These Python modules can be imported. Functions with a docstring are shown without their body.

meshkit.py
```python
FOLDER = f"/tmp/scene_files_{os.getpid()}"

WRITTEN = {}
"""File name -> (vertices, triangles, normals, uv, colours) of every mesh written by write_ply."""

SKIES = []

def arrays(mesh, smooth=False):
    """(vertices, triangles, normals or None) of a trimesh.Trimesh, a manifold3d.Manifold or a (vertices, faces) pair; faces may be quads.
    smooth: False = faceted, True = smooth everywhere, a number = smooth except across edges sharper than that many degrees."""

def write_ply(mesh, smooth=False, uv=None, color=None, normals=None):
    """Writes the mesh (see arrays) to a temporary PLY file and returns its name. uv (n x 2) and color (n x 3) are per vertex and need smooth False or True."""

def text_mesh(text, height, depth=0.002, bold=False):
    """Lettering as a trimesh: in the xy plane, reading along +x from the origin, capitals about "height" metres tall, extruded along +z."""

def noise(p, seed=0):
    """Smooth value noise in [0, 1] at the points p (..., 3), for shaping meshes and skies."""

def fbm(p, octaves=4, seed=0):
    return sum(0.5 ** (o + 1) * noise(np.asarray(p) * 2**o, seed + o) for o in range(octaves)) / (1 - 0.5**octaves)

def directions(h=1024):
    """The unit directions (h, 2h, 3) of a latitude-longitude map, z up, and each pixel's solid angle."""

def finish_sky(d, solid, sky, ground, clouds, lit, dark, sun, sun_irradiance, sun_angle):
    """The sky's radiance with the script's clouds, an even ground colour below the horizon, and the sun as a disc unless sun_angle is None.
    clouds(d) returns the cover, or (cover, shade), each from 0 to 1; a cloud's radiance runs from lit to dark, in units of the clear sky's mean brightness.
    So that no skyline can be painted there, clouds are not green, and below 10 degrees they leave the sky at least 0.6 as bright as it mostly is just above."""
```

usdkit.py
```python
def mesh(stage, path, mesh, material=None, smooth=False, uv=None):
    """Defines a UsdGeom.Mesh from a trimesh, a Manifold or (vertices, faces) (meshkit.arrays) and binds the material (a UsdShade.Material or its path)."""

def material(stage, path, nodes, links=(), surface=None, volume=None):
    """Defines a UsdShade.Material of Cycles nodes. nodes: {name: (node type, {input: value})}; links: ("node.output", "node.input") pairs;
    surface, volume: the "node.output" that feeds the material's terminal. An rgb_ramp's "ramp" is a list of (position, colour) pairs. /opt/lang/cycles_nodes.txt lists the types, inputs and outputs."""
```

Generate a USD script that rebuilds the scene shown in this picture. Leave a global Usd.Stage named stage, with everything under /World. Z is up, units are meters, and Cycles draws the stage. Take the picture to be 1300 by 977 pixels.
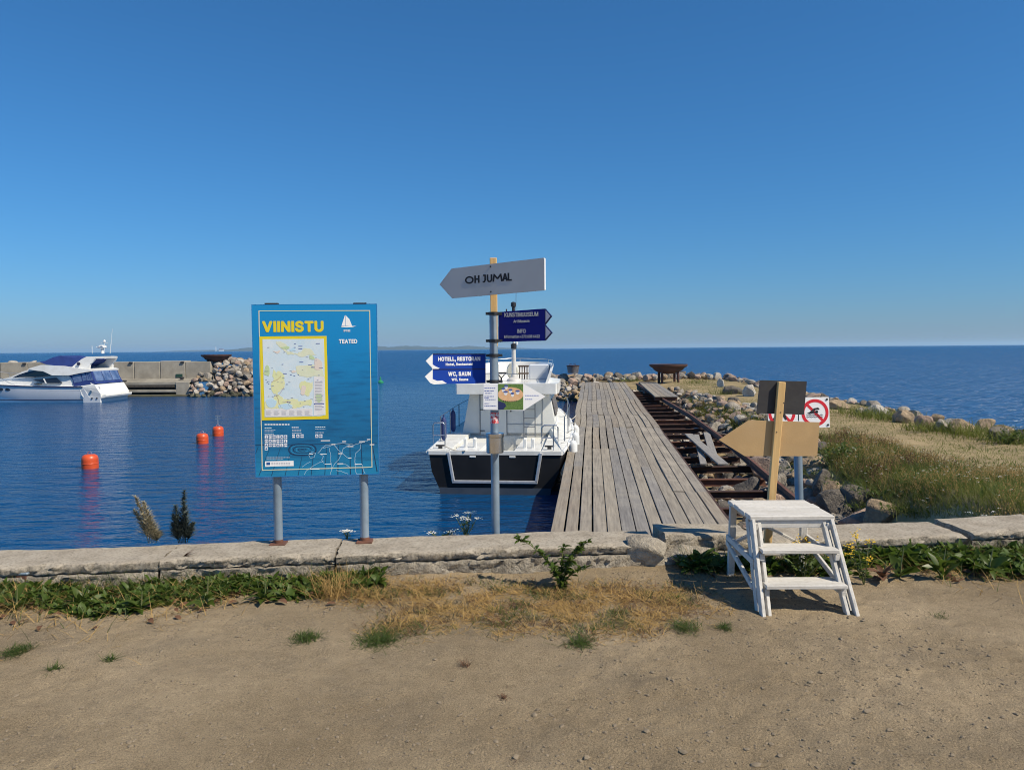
import math, random
import numpy as np, trimesh, shapely
from shapely.geometry import Polygon, LineString, Point, box as sbox
from shapely.ops import unary_union
from shapely import affinity
import usdkit, meshkit
from pxr import Usd, UsdGeom, UsdLux, UsdShade, Gf, Sdf, Vt

stage = Usd.Stage.CreateInMemory()
UsdGeom.SetStageUpAxis(stage, 'Z')
UsdGeom.Xform.Define(stage, '/World')
UsdGeom.Scope.Define(stage, '/World/Looks')

# ---------------------------------------------------------------- camera, sky, sun, exposure
CAM_Z, F_PX, PITCH, ROLL, CX, CY = 1.55, 977.0, math.radians(2.684), math.radians(0.46), 650.0, 488.5
EXPOSURE = 0.3
SUN_EL, SUN_AZ = math.radians(46), math.atan2(0.87, -0.49)
SUN_INT, SKY_STR = 1.25, 0.08
_F = np.array([0, math.cos(PITCH), -math.sin(PITCH)]); _U0 = np.array([0, math.sin(PITCH), math.cos(PITCH)]); _R0 = np.array([1.0, 0, 0])
_R = _R0 * math.cos(ROLL) - _U0 * math.sin(ROLL); _U = _U0 * math.cos(ROLL) + _R0 * math.sin(ROLL)
cam = UsdGeom.Camera.Define(stage, '/World/camera')
cam.CreateHorizontalApertureAttr(36.0); cam.CreateVerticalApertureAttr(36.0 * 769 / 1024)
cam.CreateFocalLengthAttr(36.0 * F_PX / 1300.0)
cam.CreateClippingRangeAttr(Gf.Vec2f(0.05, 100000.0))
cam.CreateExposureAttr(EXPOSURE)
_m = Gf.Matrix4d(*_R, 0, *_U, 0, *(-_F), 0, 0, 0, CAM_Z, 1)
cam.AddTransformOp().Set(_m)

sky_mat = usdkit.material(stage, '/World/Looks/sky_look', {
    'sky': ('sky_texture', {'sky_type': 'single_scattering', 'sun_disc': False, 'sun_elevation': SUN_EL, 'sun_rotation': SUN_AZ,
                            'altitude': 0.0, 'air_density': 1.2, 'aerosol_density': 0.2, 'ozone_density': 20.0}),
    'h': ('hsv', {'hue': 0.484, 'saturation': 1.0, 'value': 1.0, 'fac': 1.0}),
    't': ('mix', {'mix_type': 'multiply', 'fac': 1.0, 'color2': (0.96, 0.98, 1.09)}),
    'bg': ('background_shader', {'strength': SKY_STR})},
    [('sky.color', 'h.color'), ('h.color', 't.color1'), ('t.color', 'bg.color')], surface='bg.background')
dome = UsdLux.DomeLight.Define(stage, '/World/sky')
UsdShade.MaterialBindingAPI.Apply(dome.GetPrim()).Bind(sky_mat)
dome.GetPrim().SetCustomDataByKey('kind', 'structure')
sun = UsdLux.DistantLight.Define(stage, '/World/sun')
sun.CreateIntensityAttr(SUN_INT); sun.CreateAngleAttr(0.5); sun.CreateNormalizeAttr(True); sun.CreateColorAttr(Gf.Vec3f(1.0, 0.90, 0.735))
_az = math.degrees(math.atan2(math.sin(SUN_AZ), math.cos(SUN_AZ)))
SUN_DIR = np.array([math.sin(SUN_AZ) * math.cos(SUN_EL), math.cos(SUN_AZ) * math.cos(SUN_EL), math.sin(SUN_EL)])
_z = SUN_DIR; _x = np.cross([0, 0, 1.0], _z); _x /= np.linalg.norm(_x); _y = np.cross(_z, _x)
sun.AddTransformOp().Set(Gf.Matrix4d(*_x, 0, *_y, 0, *_z, 0, 0, 0, 50, 1))

# ---------------------------------------------------------------- measuring helpers: a pixel of the photograph -> a point in the place
def ray(px, py):
    d = _F * F_PX + _R * (px - CX) - _U * (py - CY)
    return d / np.linalg.norm(d)
def on_z(px, py, z):
    d = ray(px, py); t = (z - CAM_Z) / d[2]; return np.array([0, 0, CAM_Z]) + d * t
def on_y(px, py, y):
    d = ray(px, py); t = y / d[1]; return np.array([0, 0, CAM_Z]) + d * t
def on_plane(px, py, o, n):
    d = ray(px, py); c = np.array([0, 0, CAM_Z]); t = np.dot(np.asarray(o) - c, n) / np.dot(d, n); return c + d * t

# ---------------------------------------------------------------- scene helpers
_used = {}
def numbered(path):
    k = _used.get(path, 0); _used[path] = k + 1
    return path if k == 0 else '%s_%03d' % (path, k)
def prim_path(p): return '/World' if p is None else str(p.GetPath() if hasattr(p, 'GetPath') else p)
def tag(o, label=None, cat=None, group=None, kind=None):
    p = o.GetPrim() if hasattr(o, 'GetPrim') else o
    for k, v in (('label', label), ('category', cat), ('group', group), ('kind', kind)):
        if v: p.SetCustomDataByKey(k, v)
    return p
def thing(name, label=None, cat=None, loc=(0, 0, 0), rotz=0.0, group=None, kind=None, parent=None):
    x = UsdGeom.Xform.Define(stage, numbered(prim_path(parent) + '/' + name))
    x.AddTranslateOp().Set(Gf.Vec3d(*map(float, loc)))
    if rotz: x.AddRotateZOp().Set(math.degrees(rotz))
    return tag(x, label, cat, group, kind)
def obj(name, mesh, m, parent=None, smooth=False, **k):
    g = usdkit.mesh(stage, numbered(prim_path(parent) + '/' + name), mesh, m, smooth=smooth)
    return tag(g, **k)
def dup(root, loc, rotz=0.0, label=None, group=None, scale=None):
    was = root.GetCustomData()
    x = UsdGeom.Xform.Define(stage, numbered('/World/' + root.GetName().split('_0')[0]))
    x.GetPrim().GetReferences().AddInternalReference(root.GetPath())
    x.GetPrim().SetInstanceable(True)
    ops = [x.GetPrim().GetAttribute(n) for n in ('xformOp:translate',)]
    x.ClearXformOpOrder()
    x.AddTranslateOp().Set(Gf.Vec3d(*map(float, loc))); x.AddRotateZOp(opSuffix='turn').Set(math.degrees(rotz))
    if scale: x.AddScaleOp(opSuffix='size').Set(Gf.Vec3f(*scale))
    return tag(x, label or was['label'], was['category'], group or was.get('group'))

# ---------------------------------------------------------------- mesh helpers (all return trimesh)
def TM(v, f): return trimesh.Trimesh(np.asarray(v, float), np.asarray(f, int), process=False)
def quads(v, q):
    q = np.asarray(q, int); return TM(v, np.vstack([q[:, [0, 1, 2]], q[:, [0, 2, 3]]]))
def cat(*ms):
    ms = [m for x in ms for m in (x if isinstance(x, (list, tuple)) else [x])]
    return trimesh.util.concatenate(ms) if len(ms) > 1 else ms[0]
def bx(x0, x1, y0, y1, z0, z1, c=0.0):
    """a box, its long edges chamfered by c"""
    if c <= 0:
        return trimesh.creation.box(bounds=[[x0, y0, z0], [x1, y1, z1]])
    c = min(c, 0.45 * min(x1 - x0, y1 - y0, z1 - z0))
    pts = []
    for sx, ax in ((-1, x0), (1, x1)):
        for sy, ay in ((-1, y0), (1, y1)):
            for sz, az in ((-1, z0), (1, z1)):
                pts += [(ax - sx * c, ay - sy * c, az), (ax - sx * c, ay, az - sz * c), (ax, ay - sy * c, az - sz * c)]
    return trimesh.convex.convex_hull(np.array(pts))
def beam(p, q, w, h, c=0.0, up=(0, 0, 1), roll=0.0):
    """a w x h bar from p to q, h measured along up"""
    p, q = np.asarray(p, float), np.asarray(q, float); L = np.linalg.norm(q - p); y = (q - p) / L
    x = np.cross(y, up); n = np.linalg.norm(x)
    x = x / n if n > 1e-6 else np.array([1.0, 0, 0]); z = np.cross(x, y)
    if roll: x, z = x * math.cos(roll) + z * math.sin(roll), z * math.cos(roll) - x * math.sin(roll)
    b = bx(-w / 2, w / 2, 0, L, -h / 2, h / 2, c)
    T = np.eye(4); T[:3, 0], T[:3, 1], T[:3, 2], T[:3, 3] = x, y, z, p
    b.apply_transform(T); return b
def tube(pts, r, n=8, cap=True):
    pts = np.asarray(pts, float); r = np.broadcast_to(r, len(pts))
    t = np.gradient(pts, axis=0); t /= np.maximum(np.linalg.norm(t, axis=1, keepdims=True), 1e-9)
    ref = np.array([0, 0, 1.0]) if abs(t[:, 2]).mean() < 0.8 else np.array([1.0, 0, 0])
    v = []
    for p, d, rr in zip(pts, t, r):
        a = np.cross(d, ref); a /= max(np.linalg.norm(a), 1e-9); b = np.cross(d, a)
        for k in range(n):
            w = 2 * math.pi * k / n; v.append(p + rr * (a * math.cos(w) + b * math.sin(w)))
    f = []
    for i in range(len(pts) - 1):
        for k in range(n):
            a0, a1 = i * n + k, i * n + (k + 1) % n
            f += [(a0, a0 + n, a1), (a1, a0 + n, a1 + n)]
    if cap:
        v += [pts[0], pts[-1]]; c0, c1 = len(v) - 2, len(v) - 1; e = (len(pts) - 1) * n
        for k in range(n):
            f += [(c0, k, (k + 1) % n), (c1, e + (k + 1) % n, e + k)]
    return TM(v, f)
def lathe(prof, n=24, loc=(0, 0, 0)):
    v, f = [], []
    for r, z in prof:
        for k in range(n):
            a = 2 * math.pi * k / n; v.append((r * math.cos(a), r * math.sin(a), z))
    for i in range(len(prof) - 1):
        for k in range(n):
            a0, a1 = i * n + k, i * n + (k + 1) % n
            f += [(a0, a1, a0 + n), (a1, a1 + n, a0 + n)]
    m = TM(v, f); m.apply_translation(loc); return m
def tri2d(poly):
    v, f = trimesh.creation.triangulate_polygon(poly, engine=None)
    return np.asarray(v), np.asarray(f)
def plate(poly, y0, y1):
    """a polygon in (x, z) given thickness from y0 to y1"""
    polys = list(poly.geoms) if hasattr(poly, 'geoms') else [poly]; out = []
    for p in polys:
        if p.is_empty or p.area < 1e-9: continue
        m = trimesh.creation.extrude_polygon(p, abs(y1 - y0))
        v = m.vertices.copy(); w = np.stack([v[:, 0], max(y0, y1) - v[:, 2], v[:, 1]], 1)
        out.append(TM(w, m.faces))
    return cat(out)
def shell(poly, hw, n_sub=0.0):
    """a profile in (u, z) made solid: half width hw(u, z) to either side; axes u, w, z"""
    if n_sub: poly = shapely.segmentize(poly, n_sub)
    ring = np.array(poly.exterior.coords)[:-1]
    if Polygon(ring).exterior.is_ccw is False: ring = ring[::-1]
    v2, f2 = trimesh.creation.triangulate_polygon(Polygon(ring)); v2 = np.asarray(v2)
    h = np.array([hw(u, z) for u, z in v2]); n = len(v2)
    V = np.vstack([np.stack([v2[:, 0], -h, v2[:, 1]], 1), np.stack([v2[:, 0], h, v2[:, 1]], 1)])
    a = np.asarray(f2); A = v2[a]; s = np.cross(A[:, 1] - A[:, 0], A[:, 2] - A[:, 0]); a = np.where(s[:, None] > 0, a, a[:, ::-1])
    F = [a, a[:, ::-1] + n]
    h2 = np.array([hw(u, z) for u, z in ring]); m = len(ring); o = 2 * n
    V = np.vstack([V, np.stack([ring[:, 0], -h2, ring[:, 1]], 1), np.stack([ring[:, 0], h2, ring[:, 1]], 1)])
    i = np.arange(m); j = (i + 1) % m
    F += [np.stack([o + i, o + m + i, o + j], 1), np.stack([o + j, o + m + i, o + m + j], 1)]
    return TM(V, np.vstack(F))
def xf(m, loc=(0, 0, 0), rz=0.0, rx=0.0, ry=0.0, s=1.0):
    m = m.copy(); v = m.vertices * s
    for a, (i, j) in ((rx, (1, 2)), (ry, (2, 0)), (rz, (0, 1))):
        if a:
            c, sn = math.cos(a), math.sin(a); p, q = v[:, i].copy(), v[:, j].copy()
            v[:, i], v[:, j] = c * p - sn * q, sn * p + c * q
    m.vertices = v + np.asarray(loc); return m
def gridbox(x0, x1, y0, y1, z0, z1, step):
    """a box whose six faces are fine grids (welded), to be displaced"""
    nx, ny, nz = [max(1, int(round((b - a) / step))) for a, b in ((x0, x1), (y0, y1), (z0, z1))]
    X, Y, Z = np.linspace(x0, x1, nx + 1), np.linspace(y0, y1, ny + 1), np.linspace(z0, z1, nz + 1)
    V, Q, o = [], [], 0
    def face(A, B, fn, flip):
        nonlocal o
        g = np.array([[fn(a, b) for b in B] for a in A]).reshape(-1, 3); n = len(B)
        for i in range(len(A) - 1):
            for j in range(len(B) - 1):
                q = [o + i * n + j, o + (i + 1) * n + j, o + (i + 1) * n + j + 1, o + i * n + j + 1]
                Q.append(q[::-1] if flip else q)
        V.append(g); o += len(g)
    face(X, Y, lambda a, b: (a, b, z1), False); face(X, Y, lambda a, b: (a, b, z0), True)
    face(X, Z, lambda a, b: (a, y0, b), False); face(X, Z, lambda a, b: (a, y1, b), True)
    face(Y, Z, lambda a, b: (x1, a, b), False); face(Y, Z, lambda a, b: (x0, a, b), True)
    m = quads(np.vstack(V), Q); m.merge_vertices(); return m
def fbm(p, octaves=4, seed=0): return meshkit.fbm(np.asarray(p, float), octaves, seed) - 0.5
def rock(rng, sub=1, flat=0.75, rough=0.22, cuts=5):
    m = trimesh.creation.icosphere(subdivisions=sub)
    v = m.vertices.copy()
    for _ in range(cuts + 3):
        n = rng.normal(size=3); n /= np.linalg.norm(n); d = rng.uniform(0.45, 0.82)
        k = v @ n - d; v = v - np.outer(np.maximum(k, 0) * 0.97, n)
    o = rng.uniform(0, 50, 3)
    v = v * (1 + rough * 1.5 * fbm(v * 1.6 + o, 3)[:, None])
    if sub >= 3: v = v * (1 + 0.09 * fbm(v * 6 + o, 3)[:, None])
    v = v * np.array([rng.uniform(0.8, 1.25), rng.uniform(0.75, 1.1), flat * rng.uniform(0.8, 1.15)])
    return TM(v, m.faces)
_glyphs = {}
def glyph_shape(c):
    """one character as a flat shape, capitals 1 high, left edge at 0; the capital I is a plain bar"""
    if c not in _glyphs:
        if c == 'I': _glyphs[c] = sbox(0, 0, 0.14, 1)
        else:
            m = meshkit.text_mesh(c, 1.0, 0.1, False); t = m.triangles[(m.triangles[:, :, 2] < 1e-6).all(1)][:, :, :2]
            g = unary_union([Polygon(x).buffer(1e-4) for x in t if Polygon(x).area > 1e-9]); _glyphs[c] = affinity.translate(g, -g.bounds[0], 0)
    return _glyphs[c]
def text(s, height, width=None, bold=3, sx=1.0):
    """lettering in the x-y plane, every stroke thickened by bold hundredths of the height"""
    b = (2 if bold is True else int(bold)) / 100.0; x, out = 0.0, []
    for c in s:
        if c == ' ': x += 0.26 + b; continue
        g = glyph_shape(c); out.append(affinity.translate(g, x + b, 0)); x += g.bounds[2] + 2 * b + (0.09 if c not in '.,' else 0.12)
    shp = unary_union(out).buffer(b, join_style=2).simplify(0.004); k = height / (1 + 2 * b)
    shp = affinity.affine_transform(shp, [k, 0, 0, k, 0, b * k])
    m = cat(*[trimesh.creation.extrude_polygon(p, 0.001) for p in (shp.geoms if hasattr(shp, 'geoms') else [shp])]); v = m.vertices.copy()
    v[:, 0] -= v[:, 0].min()
    w = v[:, 0].max()
    if width: v[:, 0] *= width / w
    else: v[:, 0] *= sx
    return TM(v, m.faces)
def text_on(s, x, z, y, height, width=None, bold=True, centre=False):
    """lettering standing in the local x-z plane, facing -y"""
    m = text(s, height, width, bold); v = m.vertices
    if centre: x = x - v[:, 0].max() / 2
    return TM(np.stack([v[:, 0] + x, y - v[:, 2], v[:, 1] + z], 1), m.faces)

# ---------------------------------------------------------------- materials
L = '/World/Looks/'
_mats = {}
def mat(name, c1, c2=None, scale=6.0, rough=0.6, bump=0.0, bscale=40.0, metal=0.0, spec=0.5, stretch=None, c3=None, s3=1.5, f3=0.5, coat=0.0, local=False, detail=5.0, bdist=0.01, rough2=None, contrast=(0.35, 0.65)):
    if name in _mats: return _mats[name]
    n = {'p': ('principled_bsdf', {'roughness': rough, 'metallic': metal, 'specular_ior_level': spec, 'coat_weight': coat})}; l = []
    src = 'pos.position'
    if local: n['pos'] = ('texture_coordinate', {}); src = 'pos.object'
    else: n['pos'] = ('geometry', {})
    n['mp'] = ('mapping', {'scale': stretch or (1, 1, 1)}); l.append((src, 'mp.vector'))
    if c2 is None: n['p'][1]['base_color'] = c1
    else:
        n['n1'] = ('noise_texture', {'scale': scale, 'detail': detail, 'roughness': 0.6}); l.append(('mp.vector', 'n1.vector'))
        n['r1'] = ('rgb_ramp', {'ramp': [(contrast[0], c1), (contrast[1], c2)]}); l.append(('n1.fac', 'r1.fac'))
        out = 'r1.color'
        if c3 is not None:
            n['n3'] = ('noise_texture', {'scale': s3, 'detail': 4.0, 'roughness': 0.65}); l.append((src, 'n3.vector'))
            n['r3'] = ('rgb_ramp', {'ramp': [(0.48, (0, 0, 0)), (0.66, (f3, f3, f3))]}); l.append(('n3.fac', 'r3.fac'))
            n['mx'] = ('mix', {'color2': c3}); l += [('r3.color', 'mx.fac'), (out, 'mx.color1')]; out = 'mx.color'
        l.append((out, 'p.base_color'))
    if rough2 is not None:
        n['nr'] = ('noise_texture', {'scale': scale * 0.7, 'detail': 4.0}); l.append((src, 'nr.vector'))
        n['rr'] = ('map_range', {'from_min': 0.35, 'from_max': 0.65, 'to_min': rough, 'to_max': rough2}); l += [('nr.fac', 'rr.value'), ('rr.result', 'p.roughness')]
    if bump:
        n['nb'] = ('noise_texture', {'scale': bscale, 'detail': 5.0, 'roughness': 0.65}); l.append(('mp.vector', 'nb.vector'))
        n['b'] = ('bump', {'strength': bump, 'distance': bdist}); l += [('nb.fac', 'b.height'), ('b.normal', 'p.normal')]
    _mats[name] = usdkit.material(stage, L + name, n, l, surface='p.BSDF'); return _mats[name]
def leaf_mat(name, stops, trans=0.3, rough=0.55):
    n = {'g': ('geometry', {}), 'r': ('rgb_ramp', {'ramp': stops}), 'p': ('principled_bsdf', {'roughness': rough, 'specular_ior_level': 0.35}),
         't': ('translucent_bsdf', {}), 'm': ('mix_closure', {'fac': trans})}
    l = [('g.random_per_island', 'r.fac'), ('r.color', 'p.base_color'), ('r.color', 't.color'), ('p.BSDF', 'm.closure1'), ('t.BSDF', 'm.closure2')]
    return usdkit.material(stage, L + name, n, l, surface='m.closure')
def speck_mat(name, stops, rough=0.9, bump=0.0, bscale=60):
    n = {'g': ('geometry', {}), 'r': ('rgb_ramp', {'ramp': stops}), 'p': ('principled_bsdf', {'roughness': rough, 'specular_ior_level': 0.3}),
         'n': ('noise_texture', {'scale': bscale, 'detail': 3.0}), 'rb': ('rgb_ramp', {'ramp': [(0.3, (0.75, 0.75, 0.75)), (0.7, (1.15, 1.15, 1.15))]}), 'mx': ('mix', {'mix_type': 'multiply', 'fac': 1.0})}
    l = [('g.random_per_island', 'r.fac'), ('g.position', 'n.vector'), ('n.fac', 'rb.fac'), ('r.color', 'mx.color1'), ('rb.color', 'mx.color2'), ('mx.color', 'p.base_color')]
    return usdkit.material(stage, L + name, n, l, surface='p.BSDF')

M_white = mat('white_gelcoat', (0.74, 0.74, 0.715), (0.67, 0.67, 0.64), 1.2, 0.3, coat=0.25, c3=(0.52, 0.50, 0.44), s3=2.2, f3=0.35, rough2=0.45)
M_white_in = mat('white_deck_paint', (0.70, 0.70, 0.66), (0.60, 0.60, 0.56), 2.5, 0.5, c3=(0.46, 0.44, 0.38), s3=3.5, f3=0.45)
M_black_hull = mat('black_hull_paint', (0.009, 0.009, 0.010), (0.016, 0.016, 0.017), 1.0, 0.42, spec=0.3)
M_black = mat('black_plastic', (0.015, 0.015, 0.017), (0.03, 0.03, 0.032), 8, 0.45)
M_steel = mat('polished_steel', (0.62, 0.62, 0.63), (0.50, 0.50, 0.52), 5, 0.22, metal=1.0, rough2=0.4)
M_dark_steel = mat('dull_steel_rail', (0.22, 0.24, 0.27), (0.3, 0.31, 0.33), 5, 0.35, metal=0.8)
M_galv = mat('galvanised_steel', (0.17, 0.23, 0.29), (0.25, 0.31, 0.37), 7, 0.45, metal=0.25, c3=(0.14, 0.18, 0.22), s3=3.0, bump=0.05, bscale=60)
M_glass_dark = mat('tinted_glass', (0.012, 0.016, 0.026), rough=0.06, spec=0.8)
M_blue_canvas = mat('blue_canvas', (0.008, 0.026, 0.14), (0.012, 0.036, 0.18), 3, 0.8, bump=0.3, bscale=9, bdist=0.05)
M_rope = mat('pale_rope', (0.5, 0.47, 0.4), (0.35, 0.32, 0.27), 60, 0.9)
# ================================================================ THE SETTING
WATER_Z = -1.95
# ---- the sea: one sheet to the horizon
water_mat = usdkit.material(stage, L + 'sea_water', {
    'g': ('geometry', {}),
    'm1': ('mapping', {'scale': (0.55, 1.5, 1.0), 'rotation': (0, 0, 0.12)}), 'm2': ('mapping', {'scale': (0.7, 1.3, 1.0), 'rotation': (0, 0, -0.3)}),
    'm3': ('mapping', {'scale': (0.5, 1.2, 1.0), 'rotation': (0, 0, 0.25)}),
    'w1': ('noise_texture', {'scale': 1.5, 'detail': 3.0, 'roughness': 0.5, 'distortion': 0.4}),
    'w2': ('noise_texture', {'scale': 7.0, 'detail': 2.5, 'roughness': 0.5, 'distortion': 0.3}),
    'w3': ('noise_texture', {'scale': 0.22, 'detail': 3.0, 'roughness': 0.55}),
    'x': ('separate_xyz', {}),
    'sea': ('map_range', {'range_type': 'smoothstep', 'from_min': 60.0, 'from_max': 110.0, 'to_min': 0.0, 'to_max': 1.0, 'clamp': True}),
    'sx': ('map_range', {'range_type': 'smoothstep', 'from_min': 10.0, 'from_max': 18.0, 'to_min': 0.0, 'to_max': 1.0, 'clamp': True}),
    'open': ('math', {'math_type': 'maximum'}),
    'amp': ('map_range', {'from_min': 0.0, 'from_max': 1.0, 'to_min': 0.21, 'to_max': 0.95, 'clamp': True}),
    'amp3': ('map_range', {'from_min': 0.0, 'from_max': 1.0, 'to_min': 0.16, 'to_max': 1.6, 'clamp': True}),
    'h1': ('math', {'math_type': 'multiply'}), 'h2': ('math', {'math_type': 'multiply', 'value2': 0.052}), 'h3': ('math', {'math_type': 'multiply'}),
    's1': ('math', {'math_type': 'add'}), 's2': ('math', {'math_type': 'add'}),
    'b': ('bump', {'strength': 1.0, 'distance': 1.0}),
    'ro': ('map_range', {'from_min': 0.0, 'from_max': 1.0, 'to_min': 0.16, 'to_max': 0.25, 'clamp': True}),
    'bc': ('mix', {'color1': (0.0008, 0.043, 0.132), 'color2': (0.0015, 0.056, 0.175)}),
    'p': ('principled_bsdf', {'roughness': 0.15, 'ior': 1.333, 'specular_ior_level': 0.5})},
    [('g.position', 'm1.vector'), ('g.position', 'm2.vector'), ('g.position', 'm3.vector'), ('m1.vector', 'w1.vector'), ('m2.vector', 'w2.vector'), ('m3.vector', 'w3.vector'),
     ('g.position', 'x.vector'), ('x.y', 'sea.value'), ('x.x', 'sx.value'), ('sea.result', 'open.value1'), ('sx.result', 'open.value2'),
     ('open.value', 'amp.value'), ('open.value', 'amp3.value'), ('w1.fac', 'h1.value1'), ('amp.result', 'h1.value2'), ('w2.fac', 'h2.value1'),
     ('w3.fac', 'h3.value1'), ('amp3.result', 'h3.value2'), ('h1.value', 's1.value1'), ('h2.value', 's1.value2'), ('s1.value', 's2.value1'), ('h3.value', 's2.value2'),
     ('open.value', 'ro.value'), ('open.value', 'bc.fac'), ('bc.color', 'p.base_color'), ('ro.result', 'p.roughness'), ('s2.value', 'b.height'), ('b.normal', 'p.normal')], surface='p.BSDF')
def axis(*segs):
    out = []
    for a, b, s in segs: out += list(np.arange(a, b - 1e-6, s))
    return np.array(out + [segs[-1][1]])
def sheet(X, Y, zfn):
    gx, gy = np.meshgrid(X, Y); z = zfn(gx, gy); v = np.stack([gx, gy, z], -1).reshape(-1, 3); n = len(X)
    i, j = np.meshgrid(np.arange(len(X) - 1), np.arange(len(Y) - 1)); a = (j * n + i).ravel()
    return quads(v, np.stack([a, a + 1, a + n + 1, a + n], 1))
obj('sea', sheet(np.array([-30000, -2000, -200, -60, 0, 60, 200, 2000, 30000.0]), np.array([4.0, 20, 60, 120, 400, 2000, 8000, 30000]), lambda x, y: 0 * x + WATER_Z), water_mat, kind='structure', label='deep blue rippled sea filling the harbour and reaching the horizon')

# ---- wall frame: the low quay wall runs slightly away to the right
WO, WU, WN = np.array([-3.23, 4.857]), np.array([0.9947, 0.1025]), np.array([-0.1025, 0.9947])
WALL_RZ = math.atan2(WU[1], WU[0]); WALL_Z = 0.19
def wall_y(x, n=0.0): return WO[1] + (x - WO[0] + n * 0.1025) * WU[1] / WU[0] + n * 0.9947

# ---- the pier's line
PIER_D = np.array([0.1036, 1.0]); PIER_W = 2.86
def pier_left(y): return 0.55 + 0.1036 * (y - 11.57)
def pier_z(y): return -1.25 + 0.57 * (y - 11.57) / 39.1
# ---- the dirt road in front of the wall
def road_z(x, y):
    p = np.stack([x, y, 0 * x], -1)
    rough = np.clip(fbm(p * 0.9, 3, 17) * 5 + 0.45, 0.06, 1.2)
    z = 0.04 * fbm(p * 0.7, 3, 3) + 0.022 * fbm(p * 4, 3, 5) * (0.6 + rough) + 0.016 * fbm(p * 17, 3, 9) * rough + 0.008 * np.abs(fbm(p * 30, 2, 29)) * rough
    for c0, c1, c2, g in ((3.25, 0.10, 0.012, 1.0), (2.35, 0.09, 0.012, 0.8), (3.75, -0.05, -0.01, 0.7)):
        u = y - (c0 + c1 * x + c2 * x * x); band = np.clip(1 - np.abs(u) / 0.12, 0, 1) ** 0.5 * np.clip(0.4 + 3 * fbm(p * 0.8, 2, 33), 0, 1)
        z = z * (1 - 0.55 * band) - g * band * (0.007 + 0.0035 * np.sin(x * 95 + np.abs(u) * 70))
    edge = np.clip(1 - (wall_y(x) - y) / 0.5, 0, 1)
    return z * np.clip(1.2 - np.abs(x) / 40, 0, 1) + 0.03 * edge ** 2
RX = axis((-80, -8, 6), (-8, -4.2, 0.12), (-4.2, 4.4, 0.024), (4.4, 9, 0.12), (9, 80, 6))
def road_sheet():
    Y0 = axis((-70, -2, 4), (-2, 2.2, 0.12), (2.2, 4.0, 0.024))
    t = np.linspace(0, 1, 70)[1:]
    gx = np.repeat(RX[None], len(Y0) + len(t), 0); gy = np.empty_like(gx)
    gy[:len(Y0)] = Y0[:, None]
    end = wall_y(RX, 0.12)
    gy[len(Y0):] = 4.0 + (end[None] - 4.0) * t[:, None]
    ok = gx * 0 + 1
    z = road_z(gx, gy)
    v = np.stack([gx, gy, z], -1).reshape(-1, 3); n = len(RX); m = gx.shape[0]
    i, j = np.meshgrid(np.arange(n - 1), np.arange(m - 1)); a = (j * n + i).ravel()
    return quads(v, np.stack([a, a + 1, a + n + 1, a + n], 1))
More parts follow.
